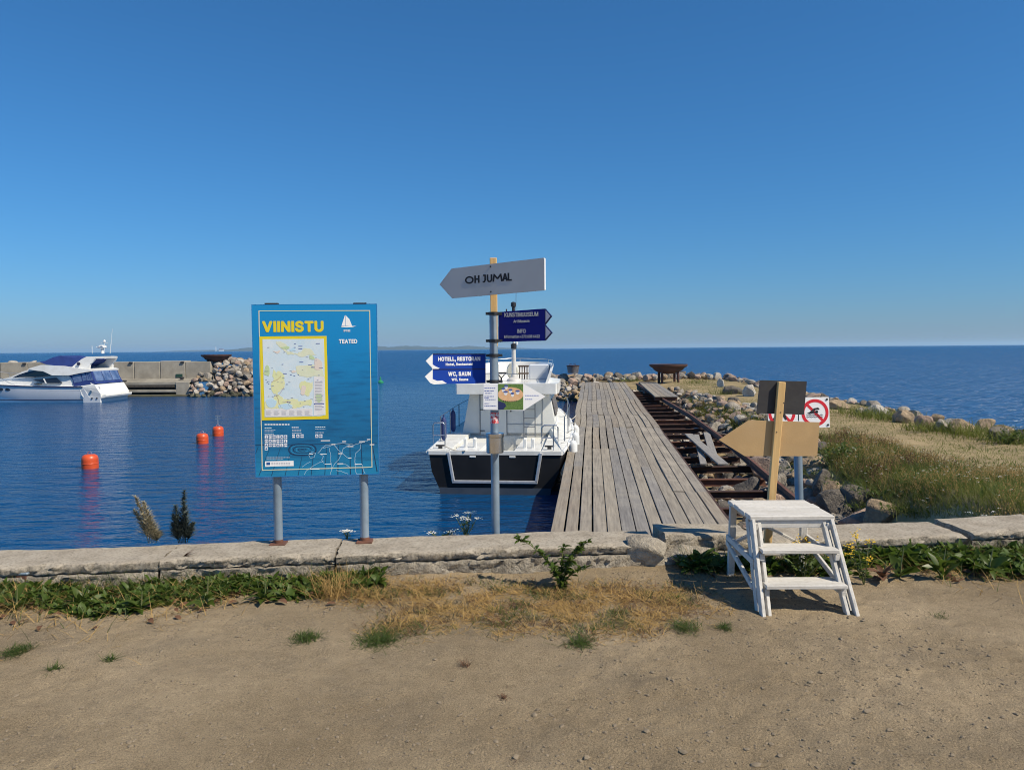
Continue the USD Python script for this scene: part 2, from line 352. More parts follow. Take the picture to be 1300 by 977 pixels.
dirt_mat = usdkit.material(stage, L + 'dry_dirt', {
    'g': ('geometry', {}),
    'n1': ('noise_texture', {'scale': 0.7, 'detail': 6.0, 'roughness': 0.6}), 'r1': ('rgb_ramp', {'ramp': [(0.34, (0.225, 0.172, 0.105)), (0.5, (0.29, 0.227, 0.143)), (0.64, (0.36, 0.285, 0.185))]}),
    'n2': ('noise_texture', {'scale': 170.0, 'detail': 3.0, 'roughness': 0.7}), 'r2': ('rgb_ramp', {'ramp': [(0.3, (0.5, 0.48, 0.45)), (0.48, (1, 1, 1)), (0.7, (1.5, 1.46, 1.4))]}),
    'n4': ('noise_texture', {'scale': 14.0, 'detail': 5.0, 'roughness': 0.7}), 'r4': ('rgb_ramp', {'ramp': [(0.3, (0.84, 0.83, 0.82)), (0.7, (1.1, 1.1, 1.1))]}),
    'n3': ('noise_texture', {'scale': 1.6, 'detail': 6.0, 'roughness': 0.7, 'distortion': 0.5}), 'r3': ('rgb_ramp', {'ramp': [(0.5, (0, 0, 0)), (0.68, (0.65, 0.65, 0.65))]}),
    'mx': ('mix', {'mix_type': 'multiply', 'fac': 1.0}), 'mx4': ('mix', {'mix_type': 'multiply', 'fac': 1.0}), 'mx3': ('mix', {'color2': (0.205, 0.168, 0.118)}),
    'nb': ('noise_texture', {'scale': 75.0, 'detail': 5.0, 'roughness': 0.75}), 'b': ('bump', {'strength': 1.0, 'distance': 0.018}),
    'p': ('principled_bsdf', {'roughness': 0.95, 'specular_ior_level': 0.2})},
    [('g.position', 'n1.vector'), ('g.position', 'n2.vector'), ('g.position', 'n3.vector'), ('g.position', 'nb.vector'), ('g.position', 'n4.vector'), ('n1.fac', 'r1.fac'), ('n2.fac', 'r2.fac'), ('n3.fac', 'r3.fac'), ('n4.fac', 'r4.fac'),
     ('r1.color', 'mx3.color1'), ('r3.color', 'mx3.fac'), ('mx3.color', 'mx4.color1'), ('r4.color', 'mx4.color2'), ('mx4.color', 'mx.color1'), ('r2.color', 'mx.color2'), ('mx.color', 'p.base_color'), ('nb.fac', 'b.height'), ('b.normal', 'p.normal')], surface='p.BSDF')
obj('dirt_road', road_sheet(), dirt_mat, smooth=True, kind='structure', label='dry tan dirt and gravel road in the foreground')

# ---- the shore right of the pier
def lerp(x, pts): return np.interp(x, [p[0] for p in pts], [p[1] for p in pts])
def sea_edge(y): return lerp(y, [(5, 24), (8, 19), (12, 16), (16, 14.6), (21.5, 14.0), (32, 14.3), (46, 14.9), (54, 15.0), (58, 12.0), (60, 8.0)])
def land_level(y): return lerp(y, [(5.4, 0.10), (6.6, 0.06), (9, -0.28), (12, -0.62), (16, -0.85), (22, -0.97), (40, -0.85), (50, -0.68), (60, -0.7)])
def sstep(a, b, x): t = np.clip((x - a) / (b - a), 0, 1); return t * t * (3 - 2 * t)
def shore_z(x, y):
    x, y = np.asarray(x, float), np.asarray(y, float)
    t = x - (pier_left(y) + PIER_W); Lv = land_level(y)
    bed = np.minimum(Lv - 0.25, -1.72 + 0.0 * y); bed = bed + (Lv - 0.12 - bed) * sstep(40, 49, y)
    k = sstep(1.7, 3.4 - 0.6 * sstep(14, 8, y), t)
    z = bed * (1 - k) + Lv * k
    near = sstep(8.5, 6.2, y) * sstep(-0.3, 0.9, t)
    z = z * (1 - near) + (Lv - 0.12) * near
    left = sstep(-0.4, -2.2, t) * (1 - sstep(51.6, 54.5, y))
    z = z * (1 - left) - 3.2 * left
    lend = sstep(2.6, 0.6, x) * sstep(46, 50, y); z = z * (1 - lend) - 3.4 * lend
    s = sstep(-0.2, 2.6, x - sea_edge(y)); z = z * (1 - s) - 3.2 * s
    e = sstep(57.5, 60.5, y); z = z * (1 - e) - 3.3 * e
    p = np.stack([x, y, 0 * x], -1)
    return z + 0.16 * fbm(p * 0.35, 3, 21) + 0.05 * fbm(p * 2.2, 3, 22)
shore_mat = mat('shore_soil', (0.23, 0.178, 0.095), (0.33, 0.255, 0.14), 1.4, 0.95, bump=0.9, bscale=16, c3=(0.17, 0.145, 0.075), s3=0.55, f3=0.6, spec=0.2, bdist=0.04)
_sx = axis((0, 4, 0.35), (4, 16, 0.18), (16, 30, 0.5)); _k = np.linspace(0, 1, 150)
_gx = np.repeat(_sx[None], len(_k), 0); _y0 = wall_y(_sx, 0.36)
_gy = _y0[None] + (63 - _y0[None]) * (_k[:, None] ** 1.7)
_v = np.stack([_gx, _gy, shore_z(_gx, _gy)], -1).reshape(-1, 3); _n = len(_sx)
_i, _j = np.meshgrid(np.arange(_n - 1), np.arange(len(_k) - 1)); _a = (_j * _n + _i).ravel()
obj('shore_ground', quads(_v, np.stack([_a, _a + 1, _a + _n + 1, _a + _n], 1)), shore_mat, smooth=True, kind='structure', label='dry sandy bank between the pier rails and the open sea')
def on_shore(px, py):
    """walks the pixel's ray until it meets the shore ground"""
    d = ray(px, py); c = np.array([0, 0, CAM_Z]); t = 5.0; last = t
    while t < 80:
        p = c + d * t
        if p[2] < float(shore_z(p[0], p[1])): break
        last = t; t *= 1.01
    return c + d * last

# ---- the far coast
def coast(name, pts, d, depth, m, label):
    """pts: (px, py) skyline; a low wooded ridge with real depth at distance d"""
    X, Z = [], []
    for px, py in pts:
        q = on_y(px, py, d); X.append(q[0]); Z.append(q[2])
    xs = np.linspace(X[0], X[-1], 260); zs = np.interp(xs, X, Z)
    base = WATER_Z - 1; rng = np.random.default_rng(5)
    zs = zs + np.maximum(0, zs - WATER_Z - 2) * 0.5 * (fbm(np.stack([xs / (d * 0.004), 0 * xs, 0 * xs], -1), 4, 3))
    rows = [(0.0, 0.0), (0.02, 0.35), (0.08, 0.7), (0.3, 1.0), (0.7, 0.95), (1.0, 0.0)]
    v = np.array([[(x, d + depth * r, base + (z - base) * h * (1 + 0.12 * math.sin(x * 0.013 * (1 + r)))) for x, z in zip(xs, zs)] for r, h in rows]).reshape(-1, 3); n = len(xs)
    i, j = np.meshgrid(np.arange(n - 1), np.arange(len(rows) - 1)); a = (j * n + i).ravel()
    return obj(name, quads(v, np.stack([a, a + 1, a + n + 1, a + n], 1)), m, kind='structure', label=label)
coast_mat = mat('far_woods', (0.02, 0.035, 0.02), (0.05, 0.06, 0.035), 0.01, 0.95)
coast('far_coast', [(254, 445.5), (272, 443.5), (290, 443), (300, 441.3), (312, 441), (330, 441.5), (400, 441), (470, 440), (482, 439.8), (500, 439.6), (520, 439.3), (545, 440.3), (560, 440.3), (575, 440.0), (585, 438.8), (600, 439), (612, 440), (630, 440.8), (655, 441.5), (690, 442.4)], 12000, 2000, coast_mat, 'low dark wooded coast far away on the horizon')
coast('distant_headland', [(180, 447.0), (205, 445.4), (230, 444.6), (262, 444.4), (300, 443.6), (340, 443.6)], 17000, 2000, coast_mat, 'faint blue headland far left on the horizon')
M_far_white = mat('far_white_wall', (0.7, 0.7, 0.68), rough=0.8)
_q = on_y(274, 444.8, 11900); thf = thing('lighthouse', 'tiny white lighthouse on the far coast left of the blue board', 'lighthouse', (_q[0], _q[1], WATER_Z + 0.2))
obj('tower', lathe([(8, 0), (6, 60), (6, 60.2)], 12), M_far_white, thf, smooth=30); obj('lantern_room', lathe([(7.2, 60.2), (7.2, 62), (4.4, 62), (4.4, 70), (0.05, 77)], 12), M_far_white, thf)
_q = on_y(281, 445, 11910); thf = thing('coast_house', 'pale low house on the far coast beside the lighthouse', 'house', (_q[0], _q[1], WATER_Z + 0.2))
obj('wall', bx(-34, 34, -12, 12, 0, 26), M_far_white, thf); obj('roof', plate(Polygon([(-36, 26), (36, 26), (30, 40), (-30, 40)]), -13, 13), mat('far_roof', (0.2, 0.1, 0.08)), thf)

# ================================================================ QUAY WALL
conc_top = mat('weathered_concrete', (0.36, 0.315, 0.25), (0.27, 0.235, 0.185), 5, 0.93, bump=0.5, bscale=60, c3=(0.20, 0.175, 0.14), s3=1.3, f3=0.7, spec=0.25)
cap_mat = usdkit.material(stage, L + 'wall_cap_concrete', {
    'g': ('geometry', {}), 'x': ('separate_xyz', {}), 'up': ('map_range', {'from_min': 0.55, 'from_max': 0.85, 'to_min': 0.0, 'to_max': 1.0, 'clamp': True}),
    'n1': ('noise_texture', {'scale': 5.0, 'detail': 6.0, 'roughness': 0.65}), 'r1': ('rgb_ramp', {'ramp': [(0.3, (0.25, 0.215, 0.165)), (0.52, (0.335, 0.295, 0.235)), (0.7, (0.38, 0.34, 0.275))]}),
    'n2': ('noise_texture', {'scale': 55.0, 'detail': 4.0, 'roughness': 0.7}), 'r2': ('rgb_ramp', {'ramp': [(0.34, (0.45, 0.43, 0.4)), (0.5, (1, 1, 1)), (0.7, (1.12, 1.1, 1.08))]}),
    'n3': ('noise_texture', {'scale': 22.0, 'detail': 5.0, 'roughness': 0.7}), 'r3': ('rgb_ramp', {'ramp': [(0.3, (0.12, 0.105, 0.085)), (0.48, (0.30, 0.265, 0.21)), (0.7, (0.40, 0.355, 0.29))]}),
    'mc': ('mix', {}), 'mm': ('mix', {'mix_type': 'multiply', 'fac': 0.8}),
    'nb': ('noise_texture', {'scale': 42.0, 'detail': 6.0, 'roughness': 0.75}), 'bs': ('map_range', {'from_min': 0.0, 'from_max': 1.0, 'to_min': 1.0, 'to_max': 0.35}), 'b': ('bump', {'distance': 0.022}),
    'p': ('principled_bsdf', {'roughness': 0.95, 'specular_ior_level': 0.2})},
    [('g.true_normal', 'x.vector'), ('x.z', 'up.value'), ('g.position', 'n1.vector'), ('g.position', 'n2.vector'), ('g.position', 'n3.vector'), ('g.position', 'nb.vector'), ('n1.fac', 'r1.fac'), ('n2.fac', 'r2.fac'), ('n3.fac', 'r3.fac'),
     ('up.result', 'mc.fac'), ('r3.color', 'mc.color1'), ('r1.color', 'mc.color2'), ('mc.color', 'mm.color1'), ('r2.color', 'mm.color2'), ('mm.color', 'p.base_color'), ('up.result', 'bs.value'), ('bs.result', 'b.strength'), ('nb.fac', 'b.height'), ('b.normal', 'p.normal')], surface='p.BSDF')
conc_rough = mat('crumbled_concrete', (0.40, 0.355, 0.285), (0.25, 0.22, 0.175), 18, 0.95, bump=1.0, bscale=45, c3=(0.13, 0.115, 0.095), s3=4, f3=0.7, spec=0.2, bdist=0.03)
wall = thing('quay_wall', 'low crumbling concrete wall along the edge of the quay', 'wall', (WO[0], WO[1], 0), WALL_RZ)
def slab(u0, u1, top, seed, rear=0.44, tilt=0.0, front=0.0, dz=0.0, thick=0.062, notch=None):
    m = gridbox(u0, u1, front, rear, top - thick, top, 0.022); v = m.vertices
    p = v + np.array([WO[0], WO[1], 0])
    c = 0.5 * (u0 + u1)
    a = fbm(p * 2.5, 3, seed); b = 1.6 * fbm(p * 11, 4, seed + 1); e = 1.5 * fbm(p * 40, 2, seed + 2)
    fr = np.clip(1 - (v[:, 1] - front) / 0.07, 0, 1)               # the front edge crumbles
    low = np.clip((top - v[:, 2]) / thick, 0, 1)
    v[:, 1] += fr * (0.05 * np.maximum(b, -0.05) + 0.05 * a + 0.03 * e) + fr * low * 0.03 * (b + 0.3)
    rr = np.clip(1 - (rear - v[:, 1]) / 0.06, 0, 1); v[:, 1] += rr * 0.05 * a * 2
    if notch is not None: v[:, 1] -= rr * notch[2] * ((v[:, 0] > notch[0]) & (v[:, 0] < notch[1]))
    ends = np.clip(1 - np.minimum(v[:, 0] - u0, u1 - v[:, 0]) / 0.05, 0, 1); v[:, 0] += ends * np.sign(c - v[:, 0]) * (0.04 * np.abs(b) - 0.004)
    edge = fr ** 3
    v[:, 2] += (1 - low) * (0.010 * a * 2 + 0.004 * b - edge * (0.004 + 0.10 * np.maximum(b, 0) + 0.03 * np.abs(e))) + tilt * (v[:, 0] - c) + dz
    return TM(v, m.faces)
def course(u0, u1, bot, top, seed, front=0.03, rear=0.42, fine=0.026):
    m = gridbox(u0, u1, front, rear, bot, top, fine); v = m.vertices; p = v + np.array([WO[0], WO[1], 0])
    a = fbm(p * 3, 3, seed); b = fbm(p * 16, 4, seed + 1); e = fbm(p * 50, 2, seed + 2)
    fr = np.clip(1 - (v[:, 1] - front) / 0.08, 0, 1)
    v[:, 1] += fr * (0.08 * a + 0.09 * b + 0.05 * e)
    ends = np.clip(1 - np.minimum(v[:, 0] - u0, u1 - v[:, 0]) / 0.05, 0, 1); v[:, 0] += ends * np.sign(0.5 * (u0 + u1) - v[:, 0]) * (0.04 * np.abs(b) + 0.002)
    v[:, 2] += np.clip((v[:, 2] - bot) / (top - bot) - 0.6, 0, 1) * (0.05 * b - 0.012)
    return TM(v, m.faces)
for k, (a, b, t) in enumerate([(-5, -2.0, 0.185), (-1.99, 0.92, 0.186), (0.925, 2.05, 0.192), (2.06, 4.28, 0.19)]):
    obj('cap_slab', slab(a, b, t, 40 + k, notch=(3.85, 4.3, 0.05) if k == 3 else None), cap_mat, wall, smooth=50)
    obj('base_course', course(a, b, -0.12, t - 0.066, 60 + k, front=-0.005), conc_rough, wall, smooth=50)
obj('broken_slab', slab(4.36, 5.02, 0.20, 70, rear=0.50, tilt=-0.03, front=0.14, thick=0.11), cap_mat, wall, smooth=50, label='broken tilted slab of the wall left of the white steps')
obj('broken_slab', slab(4.0, 5.0, 0.075, 71, rear=0.42, tilt=0.03, front=0.0, thick=0.12), conc_rough, wall, smooth=50)
for k, (a, b, t) in enumerate([(5.06, 6.55, 0.175), (6.60, 7.35, 0.2), (7.36, 11.5, 0.185)]):
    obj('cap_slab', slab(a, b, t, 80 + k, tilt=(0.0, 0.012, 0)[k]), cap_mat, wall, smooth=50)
    obj('base_course', course(a, b, -0.12, t - 0.066, 85 + k, front=-0.005), conc_rough, wall, smooth=50)
obj('foundation', bx(-30, 24, 0.14, 0.40, -3.2, -0.10), conc_rough, wall)
for a, b in ((-30, -5.01), (11.51, 24)): obj('cap_slab', bx(a, b, 0.0, 0.44, -0.11, 0.185, 0.02), conc_top, wall)
# ================================================================ PIER
def wood(name, c1, c2, c3, bump=0.5):
    return mat(name, c1, c2, 1.0, 0.88, bump=bump, bscale=1.6, stretch=(26, 1.1, 26), c3=c3, s3=1.1, f3=0.55, local=True, spec=0.25, detail=6.0, bdist=0.006)
PW = [wood('pier_wood_a', (0.292, 0.259, 0.212), (0.176, 0.157, 0.132), (0.353, 0.315, 0.255)),
      wood('pier_wood_b', (0.258, 0.234, 0.200), (0.155, 0.140, 0.123), (0.318, 0.285, 0.234)),
      wood('pier_wood_c', (0.318, 0.281, 0.225), (0.202, 0.178, 0.145), (0.241, 0.221, 0.187)),
      wood('pier_wood_d', (0.237, 0.225, 0.208), (0.155, 0.145, 0.136), (0.292, 0.268, 0.225)),
      wood('pier_wood_e', (0.292, 0.251, 0.196), (0.181, 0.153, 0.123), (0.241, 0.225, 0.196))]
M_timber_dark = mat('wet_timber', (0.09, 0.075, 0.055), (0.045, 0.038, 0.03), 5, 0.85, bump=0.4, bscale=20)
PRZ = -math.atan(0.1036); PZ0 = -1.25; PSL = 0.57 / 39.1 * math.cos(PRZ)
pier = thing('wooden_pier', 'long grey plank pier running from the quay wall out to the stones', 'pier', (0.55, 11.57, PZ0), PRZ)
rng = np.random.default_rng(11)
NP = 13; PITCHW = PIER_W * math.cos(PRZ) / NP
def seg_shift(y): return 0.03 * sstep(13.6, 14.2, y) - 0.05 * sstep(17.6, 18.2, y) + 0.03 * sstep(24, 25, y)
for c in range(NP):
    joints = [-4.9, 13.9, 17.9, 25.0, 32.5, 39.35]
    if c in (3, 4, 5, 6, 7): joints.insert(1, 9.0)
    elif c >= 10: joints.insert(1, 3.3)
    elif c in (1, 8): joints.insert(1, 6.1)
    if c in (0, 2, 5, 9, 12): joints.remove(17.9)
    for a, b in zip(joints[:-1], joints[1:]):
        g = rng.uniform(0.010, 0.020) if rng.random() > 0.2 else rng.uniform(0.022, 0.034)
        x0, x1 = c * PITCHW + g / 2, (c + 1) * PITCHW - g / 2
        n = max(2, int((b - a) / 1.6)); ys = np.linspace(a + rng.uniform(0.004, 0.012), b - rng.uniform(0.004, 0.012), n + 1)
        if b == 39.35: ys[-1] -= rng.uniform(0, 0.12)
        zz = PSL * ys + rng.normal(0, 0.006, n + 1) + rng.normal(0, 0.006); sh = np.array([seg_shift(y) for y in ys]) + rng.normal(0, 0.004)
        tw = rng.normal(0, 0.005); ch = 0.006; V, Q = [], []
        prof = [(0, -0.055), (0, -ch), (ch, 0), (1, 0), (2, -ch), (2, -0.055)]
        for y, z, s in zip(ys, zz, sh):
            xs = [x0, x0, x0 + ch, x1 - ch, x1, x1]; hs = [-0.055, -ch, 0, 0, -ch, -0.055]
            V += [(x + s, y, z + h + tw * (2 * (x - x0) / (x1 - x0) - 1)) for x, h in zip(xs, hs)]
        for i in range(n):
            for k in range(6):
                A, B = i * 6 + k, i * 6 + (k + 1) % 6; Q.append((A, A + 6, B + 6, B))
        e = n * 6; m = quads(V, Q)
        m = TM(m.vertices, np.vstack([m.faces, [(0, 1, 5), (1, 2, 3), (1, 3, 4), (1, 4, 5)], [(e, e + 5, e + 1), (e + 1, e + 3, e + 2), (e + 1, e + 4, e + 3), (e + 1, e + 5, e + 4)]]))
        obj('plank', m, PW[rng.integers(0, 5)], pier)
for y in np.arange(-4.4, 39.3, 1.9):
    z = PSL * y - 0.06
    obj('cross_beam', bx(0.03, NP * PITCHW - 0.03, y - 0.09, y + 0.09, z - 0.2, z, 0.01), M_timber_dark, pier)
for y in np.arange(-4.0, 39, 3.8):
    for x in (0.14, NP * PITCHW - 0.14):
        obj('pile', tube([(x, y + 0.3, -3.0), (x, y + 0.3, PSL * y - 0.26)], 0.13, 10), M_timber_dark, pier, smooth=50)
obj('edge_beam', beam((0.10, -4.9, PSL * -4.9 - 0.16), (0.10, 39.2, PSL * 39.2 - 0.16), 0.12, 0.18), M_timber_dark, pier)

# ================================================================ SLIPWAY RAILS
M_rust = mat('rusty_iron', (0.085, 0.036, 0.022), (0.15, 0.062, 0.036), 7, 0.8, bump=0.5, bscale=40, c3=(0.045, 0.026, 0.02), s3=3.0)
M_rust_dark = mat('dark_rusty_iron', (0.03, 0.017, 0.013), (0.06, 0.027, 0.018), 6, 0.85, bump=0.5, bscale=35)
def rail_x(y): return lerp(y, [(6, 4.35), (13, 5.12), (14.76, 5.32), (21, 6.07), (29.5, 6.85), (49.3, 8.0)])
def rail_z(y): return pier_z(y) - 0.04
slip = thing('slipway_track', 'rusty boat slipway rail on steel sleepers running beside the pier', 'slipway rail')
ys = np.array([6.6, 10, 13, 14.76, 18, 21, 25, 29.5, 36, 43, 49.5])
def rail_mesh(fx, dz):
    prof = [(-0.06, -0.15), (-0.06, -0.135), (-0.012, -0.115), (-0.012, -0.03), (-0.034, -0.02), (-0.034, 0), (0.034, 0), (0.034, -0.02), (0.012, -0.03), (0.012, -0.115), (0.06, -0.135), (0.06, -0.15)]
    V, Q, n = [], [], len(prof)
    for y in ys: V += [(fx(y) + px, y, rail_z(y) + dz + pz) for px, pz in prof]
    for i in range(len(ys) - 1):
        for k in range(n):
            A, B = i * n + k, i * n + (k + 1) % n; Q.append((A, B, B + n, A + n))
    return quads(V, Q)
obj('rail', rail_mesh(rail_x, 0.02), M_rust, slip); obj('rail', rail_mesh(lambda y: pier_left(y) + PIER_W + 0.1, -0.10), M_rust_dark, slip)
rng = np.random.default_rng(12)
for k, y in enumerate(np.arange(11.2, 49.5, 1.55)):
    y += rng.uniform(-0.12, 0.12)
    x0 = pier_left(y) + PIER_W - 0.25; x1 = rail_x(y) + rng.uniform(0.05, 0.22); z = rail_z(y) - 0.22
    if k in (9, 11): x1 += 1.3
    w, h, t = 0.07, 0.15, 0.016
    dy = rng.uniform(-0.08, 0.08)
    m = cat(beam((x0, y, z - t / 2), (x1, y + dy, z - t / 2), 2 * w, t), beam((x0, y, z - h), (x1, y + dy, z - h), 2 * w, t), beam((x0, y, z - h / 2 - t / 2), (x1, y + dy, z - h / 2 - t / 2), t, h - 2 * t + 0.004))
    obj('sleeper', m, M_rust_dark if k % 4 else M_rust, slip)
M_grey_plank = wood('loose_grey_wood', (0.26, 0.25, 0.235), (0.18, 0.17, 0.16), (0.32, 0.30, 0.27))
def loose(p, q, w, t, label, m=M_grey_plank):
    L = np.linalg.norm(q - p); o = thing('loose_plank', label, 'plank', p, math.atan2(-(q - p)[0], (q - p)[1]), group=None)
    s = math.hypot(q[0] - p[0], q[1] - p[1]); b = beam((0, 0, 0), (0, s, q[2] - p[2]), w, t, 0.008)
    obj('board', b, m, o)
loose(on_z(918, 589, -1.1), on_z(874, 551, -1.16), 0.24, 0.04, 'grey loose plank lying aslant across the slipway sleepers, the wider one')
loose(on_z(893, 589, -1.2), on_z(884, 552, -1.25), 0.16, 0.04, 'narrow bluish loose plank on the sleepers close to the pier edge')
loose(on_z(908, 585, -1.22), on_z(897, 549, -1.2), 0.2, 0.035, 'middle one of three loose planks lying on the slipway sleepers')
_c = [on_z(810.5, 484.6, -0.70), on_z(830, 484.6, -0.70), on_z(850, 501.5, -0.80), on_z(831, 502.8, -0.80)]
flat = thing('wooden_platform', 'flat weathered board platform beside the far end of the rails', 'platform', tuple(_c[3]), math.atan2(-(_c[0] - _c[3])[0], (_c[0] - _c[3])[1]))
_w = np.linalg.norm(_c[2] - _c[3]); _l = np.linalg.norm(_c[0] - _c[3])
for k in range(4):
    a, b = k * _w / 4 + 0.006, (k + 1) * _w / 4 - 0.006
    obj('board', xf(bx(a, b, 0, _l - 0.06 * (k % 2), -0.05, 0.0, 0.006), rx=0.1 / _l), PW[(k * 2 + 2) % 5], flat)
for y in (0.12, _l / 2, _l - 0.2): obj('bearer', bx(0.02, _w - 0.02, y, y + 0.12, -0.22, -0.055 + 0.0), M_rust, flat)

# ================================================================ STONES
def stone_mat(name, a, b, c): return mat(name, a, b, 9, 0.92, bump=0.9, bscale=14, c3=c, s3=2.2, f3=0.75, spec=0.25, bdist=0.07)
SM = [stone_mat('granite_grey', (0.33, 0.295, 0.25), (0.215, 0.195, 0.165), (0.12, 0.11, 0.09)),
      stone_mat('granite_pink', (0.38, 0.275, 0.215), (0.28, 0.205, 0.165), (0.19, 0.155, 0.13)),
      stone_mat('granite_pale', (0.45, 0.42, 0.37), (0.34, 0.31, 0.27), (0.24, 0.21, 0.175)),
      stone_mat('granite_dark', (0.13, 0.115, 0.10), (0.075, 0.068, 0.06), (0.19, 0.165, 0.135)),
      stone_mat('granite_tan', (0.38, 0.285, 0.185), (0.26, 0.195, 0.13), (0.15, 0.12, 0.085)),
      stone_mat('wet_stone', (0.06, 0.06, 0.045), (0.10, 0.095, 0.065), (0.09, 0.085, 0.035))]
def pick(rng, wet=False, pale=False): return SM[5] if wet else SM[rng.choice(5, p=[0.26, 0.32, 0.27, 0.02, 0.13] if pale else [0.30, 0.20, 0.14, 0.16, 0.20])]
def scatter(rng, pts, parent, smin, smax, zf=None, sub=1, name='stone', sink=0.28, minsep=0.75, wet=None, pale=False):
    got = []
    for p in pts:
        s = rng.uniform(smin, smax) * (0.8 if rng.random() < 0.3 else 1)
        if any((p[0] - q[0]) ** 2 + (p[1] - q[1]) ** 2 + (p[2] - q[2]) ** 2 < (minsep * (s + q[3])) ** 2 for q in got): continue
        got.append((p[0], p[1], p[2], s))
        m = xf(rock(rng, sub), (p[0], p[1], p[2] + s * (0.5 - sink)), rng.uniform(0, 6.3), rng.uniform(-0.4, 0.4), rng.uniform(-0.4, 0.4), s)
        obj(name, m, pick(rng, wet is not None and p[2] < wet, pale), parent, smooth=28)
    return got
rng = np.random.default_rng(21)
bank = thing('rock_bank', 'heap of pale boulders at the seaward end of the pier behind the boat', 'rock bank', kind='structure')
pts = []
for _ in range(1500):
    x = rng.uniform(1.2, 4.9); y = rng.uniform(50.6, 55); k = (y - 50.6) / 3.0
    ze = -2.0 + 1.45 * min(1, k) ** 0.8
    pts.append((x + 0.1 * (y - 50), y, ze - 0.9 * max(0, 2.2 - x)))
scatter(rng, pts, bank, 0.22, 0.42, wet=-1.78, minsep=0.62, pale=True)
pts = []
for _ in range(700):
    x = rng.uniform(4.5, 16.5); y = rng.uniform(53.5, 57.8) - 0.15 * max(0, x - 12)
    pts.append((x, y, float(shore_z(x, y)) + 0.15 if y < 57 else -0.9))
scatter(rng, pts, bank, 0.24, 0.5, minsep=0.75)
bank2 = thing('rock_bank', 'pale stones heaped between the slipway rails and the grassy bank', 'rock bank', kind='structure')
pts = []
for _ in range(2600):
    y = rng.uniform(11.5, 46); f = rng.random()
    x = rail_x(y) + 0.1 + f * lerp(y, [(11, 0.25), (14, 0.45), (17, 1.2), (21, 2.1), (26, 2.7), (36, 2.4), (46, 1.6)]); pts.append((x, y, float(shore_z(x, y)) + 0.05))
scatter(rng, pts, bank2, 0.12, 0.32, minsep=0.9, sub=2, sink=0.46)
pts = []
for _ in range(1300):
    y = rng.uniform(11.0, 46); x = rng.uniform(pier_left(y) + PIER_W + 0.1, rail_x(y)); pts.append((x, y, float(shore_z(x, y)) + 0.02))
scatter(rng, pts, bank2, 0.10, 0.26, minsep=0.85)
bank3 = thing('rock_bank', 'line of grey and pink stones along the open sea edge of the shore', 'rock bank', kind='structure')
pts = []
for _ in range(1600):
    y = rng.uniform(19, 54); x = sea_edge(y) + rng.uniform(-0.5 + 0.5 * (y < 36), 2.4); pts.append((x, y, float(shore_z(x, y)) + 0.05))
scatter(rng, pts, bank3, 0.13, 0.36, minsep=0.7, sink=0.36, sub=2)

def boulder(px0, px1, pyb, h, m, label, up=0.22, flat=0.75, ang=0.0, rough=0.2, seed=0, tilt=0.0, sub=3, z=None, dy=0.0, group=None):
    p = on_shore((px0 + px1) / 2, pyb) if z is None else on_z((px0 + px1) / 2, pyb, z)
    w = (px1 - px0) * p[1] / F_PX / 2; r = np.random.default_rng(900 + seed)
    k = rock(r, sub, 1.0, rough, cuts=8); v = k.vertices
    v /= np.abs(v).max(0)
    hh = h * p[1] / F_PX
    v = v * np.array([w * 1.03, w * r.uniform(0.75, 0.95), hh * 0.75])
    o = thing('boulder', label, 'boulder', (p[0], p[1] + w * 0.7 + dy, p[2] + hh * up), 0.0, group=group)
    obj('rock', xf(TM(v, k.faces), rz=0, ry=tilt, rx=ang), m, o, smooth=32)
B = [  # foreground boulders behind the wall
 (1050, 1081, 631, 22, SM[4], 'brown tan boulder in grass above the dark slab behind the white steps'),
 (1073, 1112, 641, 22, SM[3], 'dark boulder right of the brown tan one behind the quay wall'),
 (1104, 1157, 665, 24, SM[4], 'large pale boulder half grown over with grass just behind the quay wall'),
 (1078, 1138, 668, 19, SM[1], 'broad pinkish boulder touching the rear of the quay wall'),
 (1046, 1101, 659, 30, SM[3], 'dark slanting slab of rock behind the steps'),
 (1052, 1077, 668, 14, SM[0], 'small grey boulder at the wall below the dark slab'),
 (958, 1007, 608, 26, SM[1], 'pinkish rounded boulder left of the sign pole, below the brown arrow board'),
 (1018, 1052, 600, 18, SM[4], 'tan boulder right of the sign pole, below the no swimming sign'),
 (976, 1010, 629, 24, SM[0], 'grey boulder between the wooden stake and the sign pole'),
 (936, 975, 632, 22, SM[3], 'dark boulder left of the wooden stake by the rail'),
 (916, 934, 632, 13, SM[2], 'small pale boulder beside the pier edge under the arrow board'),
 (1030, 1062, 626, 26, SM[3], 'dark boulder right of the sign pole under the grass'),
 (880, 905, 560, 14, SM[2], 'white grey boulder at the rail near the arrow board tip'),
 (893, 920, 553, 17, SM[0], 'blue grey boulder above the arrow board tip')]
for k, (a, b, c, h, m, l) in enumerate(B):
    boulder(a - 2, b + 2, c, h * 1.2, m, l, seed=k, tilt=0.35 if 'slab' in l and 'dark' in l else 0.0, rough=0.24)
S = [(1025, 1045, 507, 8, SM[1], 'first'), (1052, 1082, 520, 12, SM[4], ''), (1086, 1104, 525, 9, SM[0], ''), (1104, 1136, 528, 13, SM[2], ''), (1136, 1166, 537, 16, SM[4], ''),
     (1163, 1190, 542, 15, SM[1], ''), (1186, 1207, 547, 14, SM[0], ''), (1205, 1242, 549, 16, SM[4], ''), (1260, 1296, 558, 14, SM[3], ''),
     (911, 923, 491, 10, SM[2], ''), (920, 946, 500, 12, SM[3], ''), (945, 963, 503, 14, SM[2], ''), (891, 903, 481, 8, SM[0], '')]
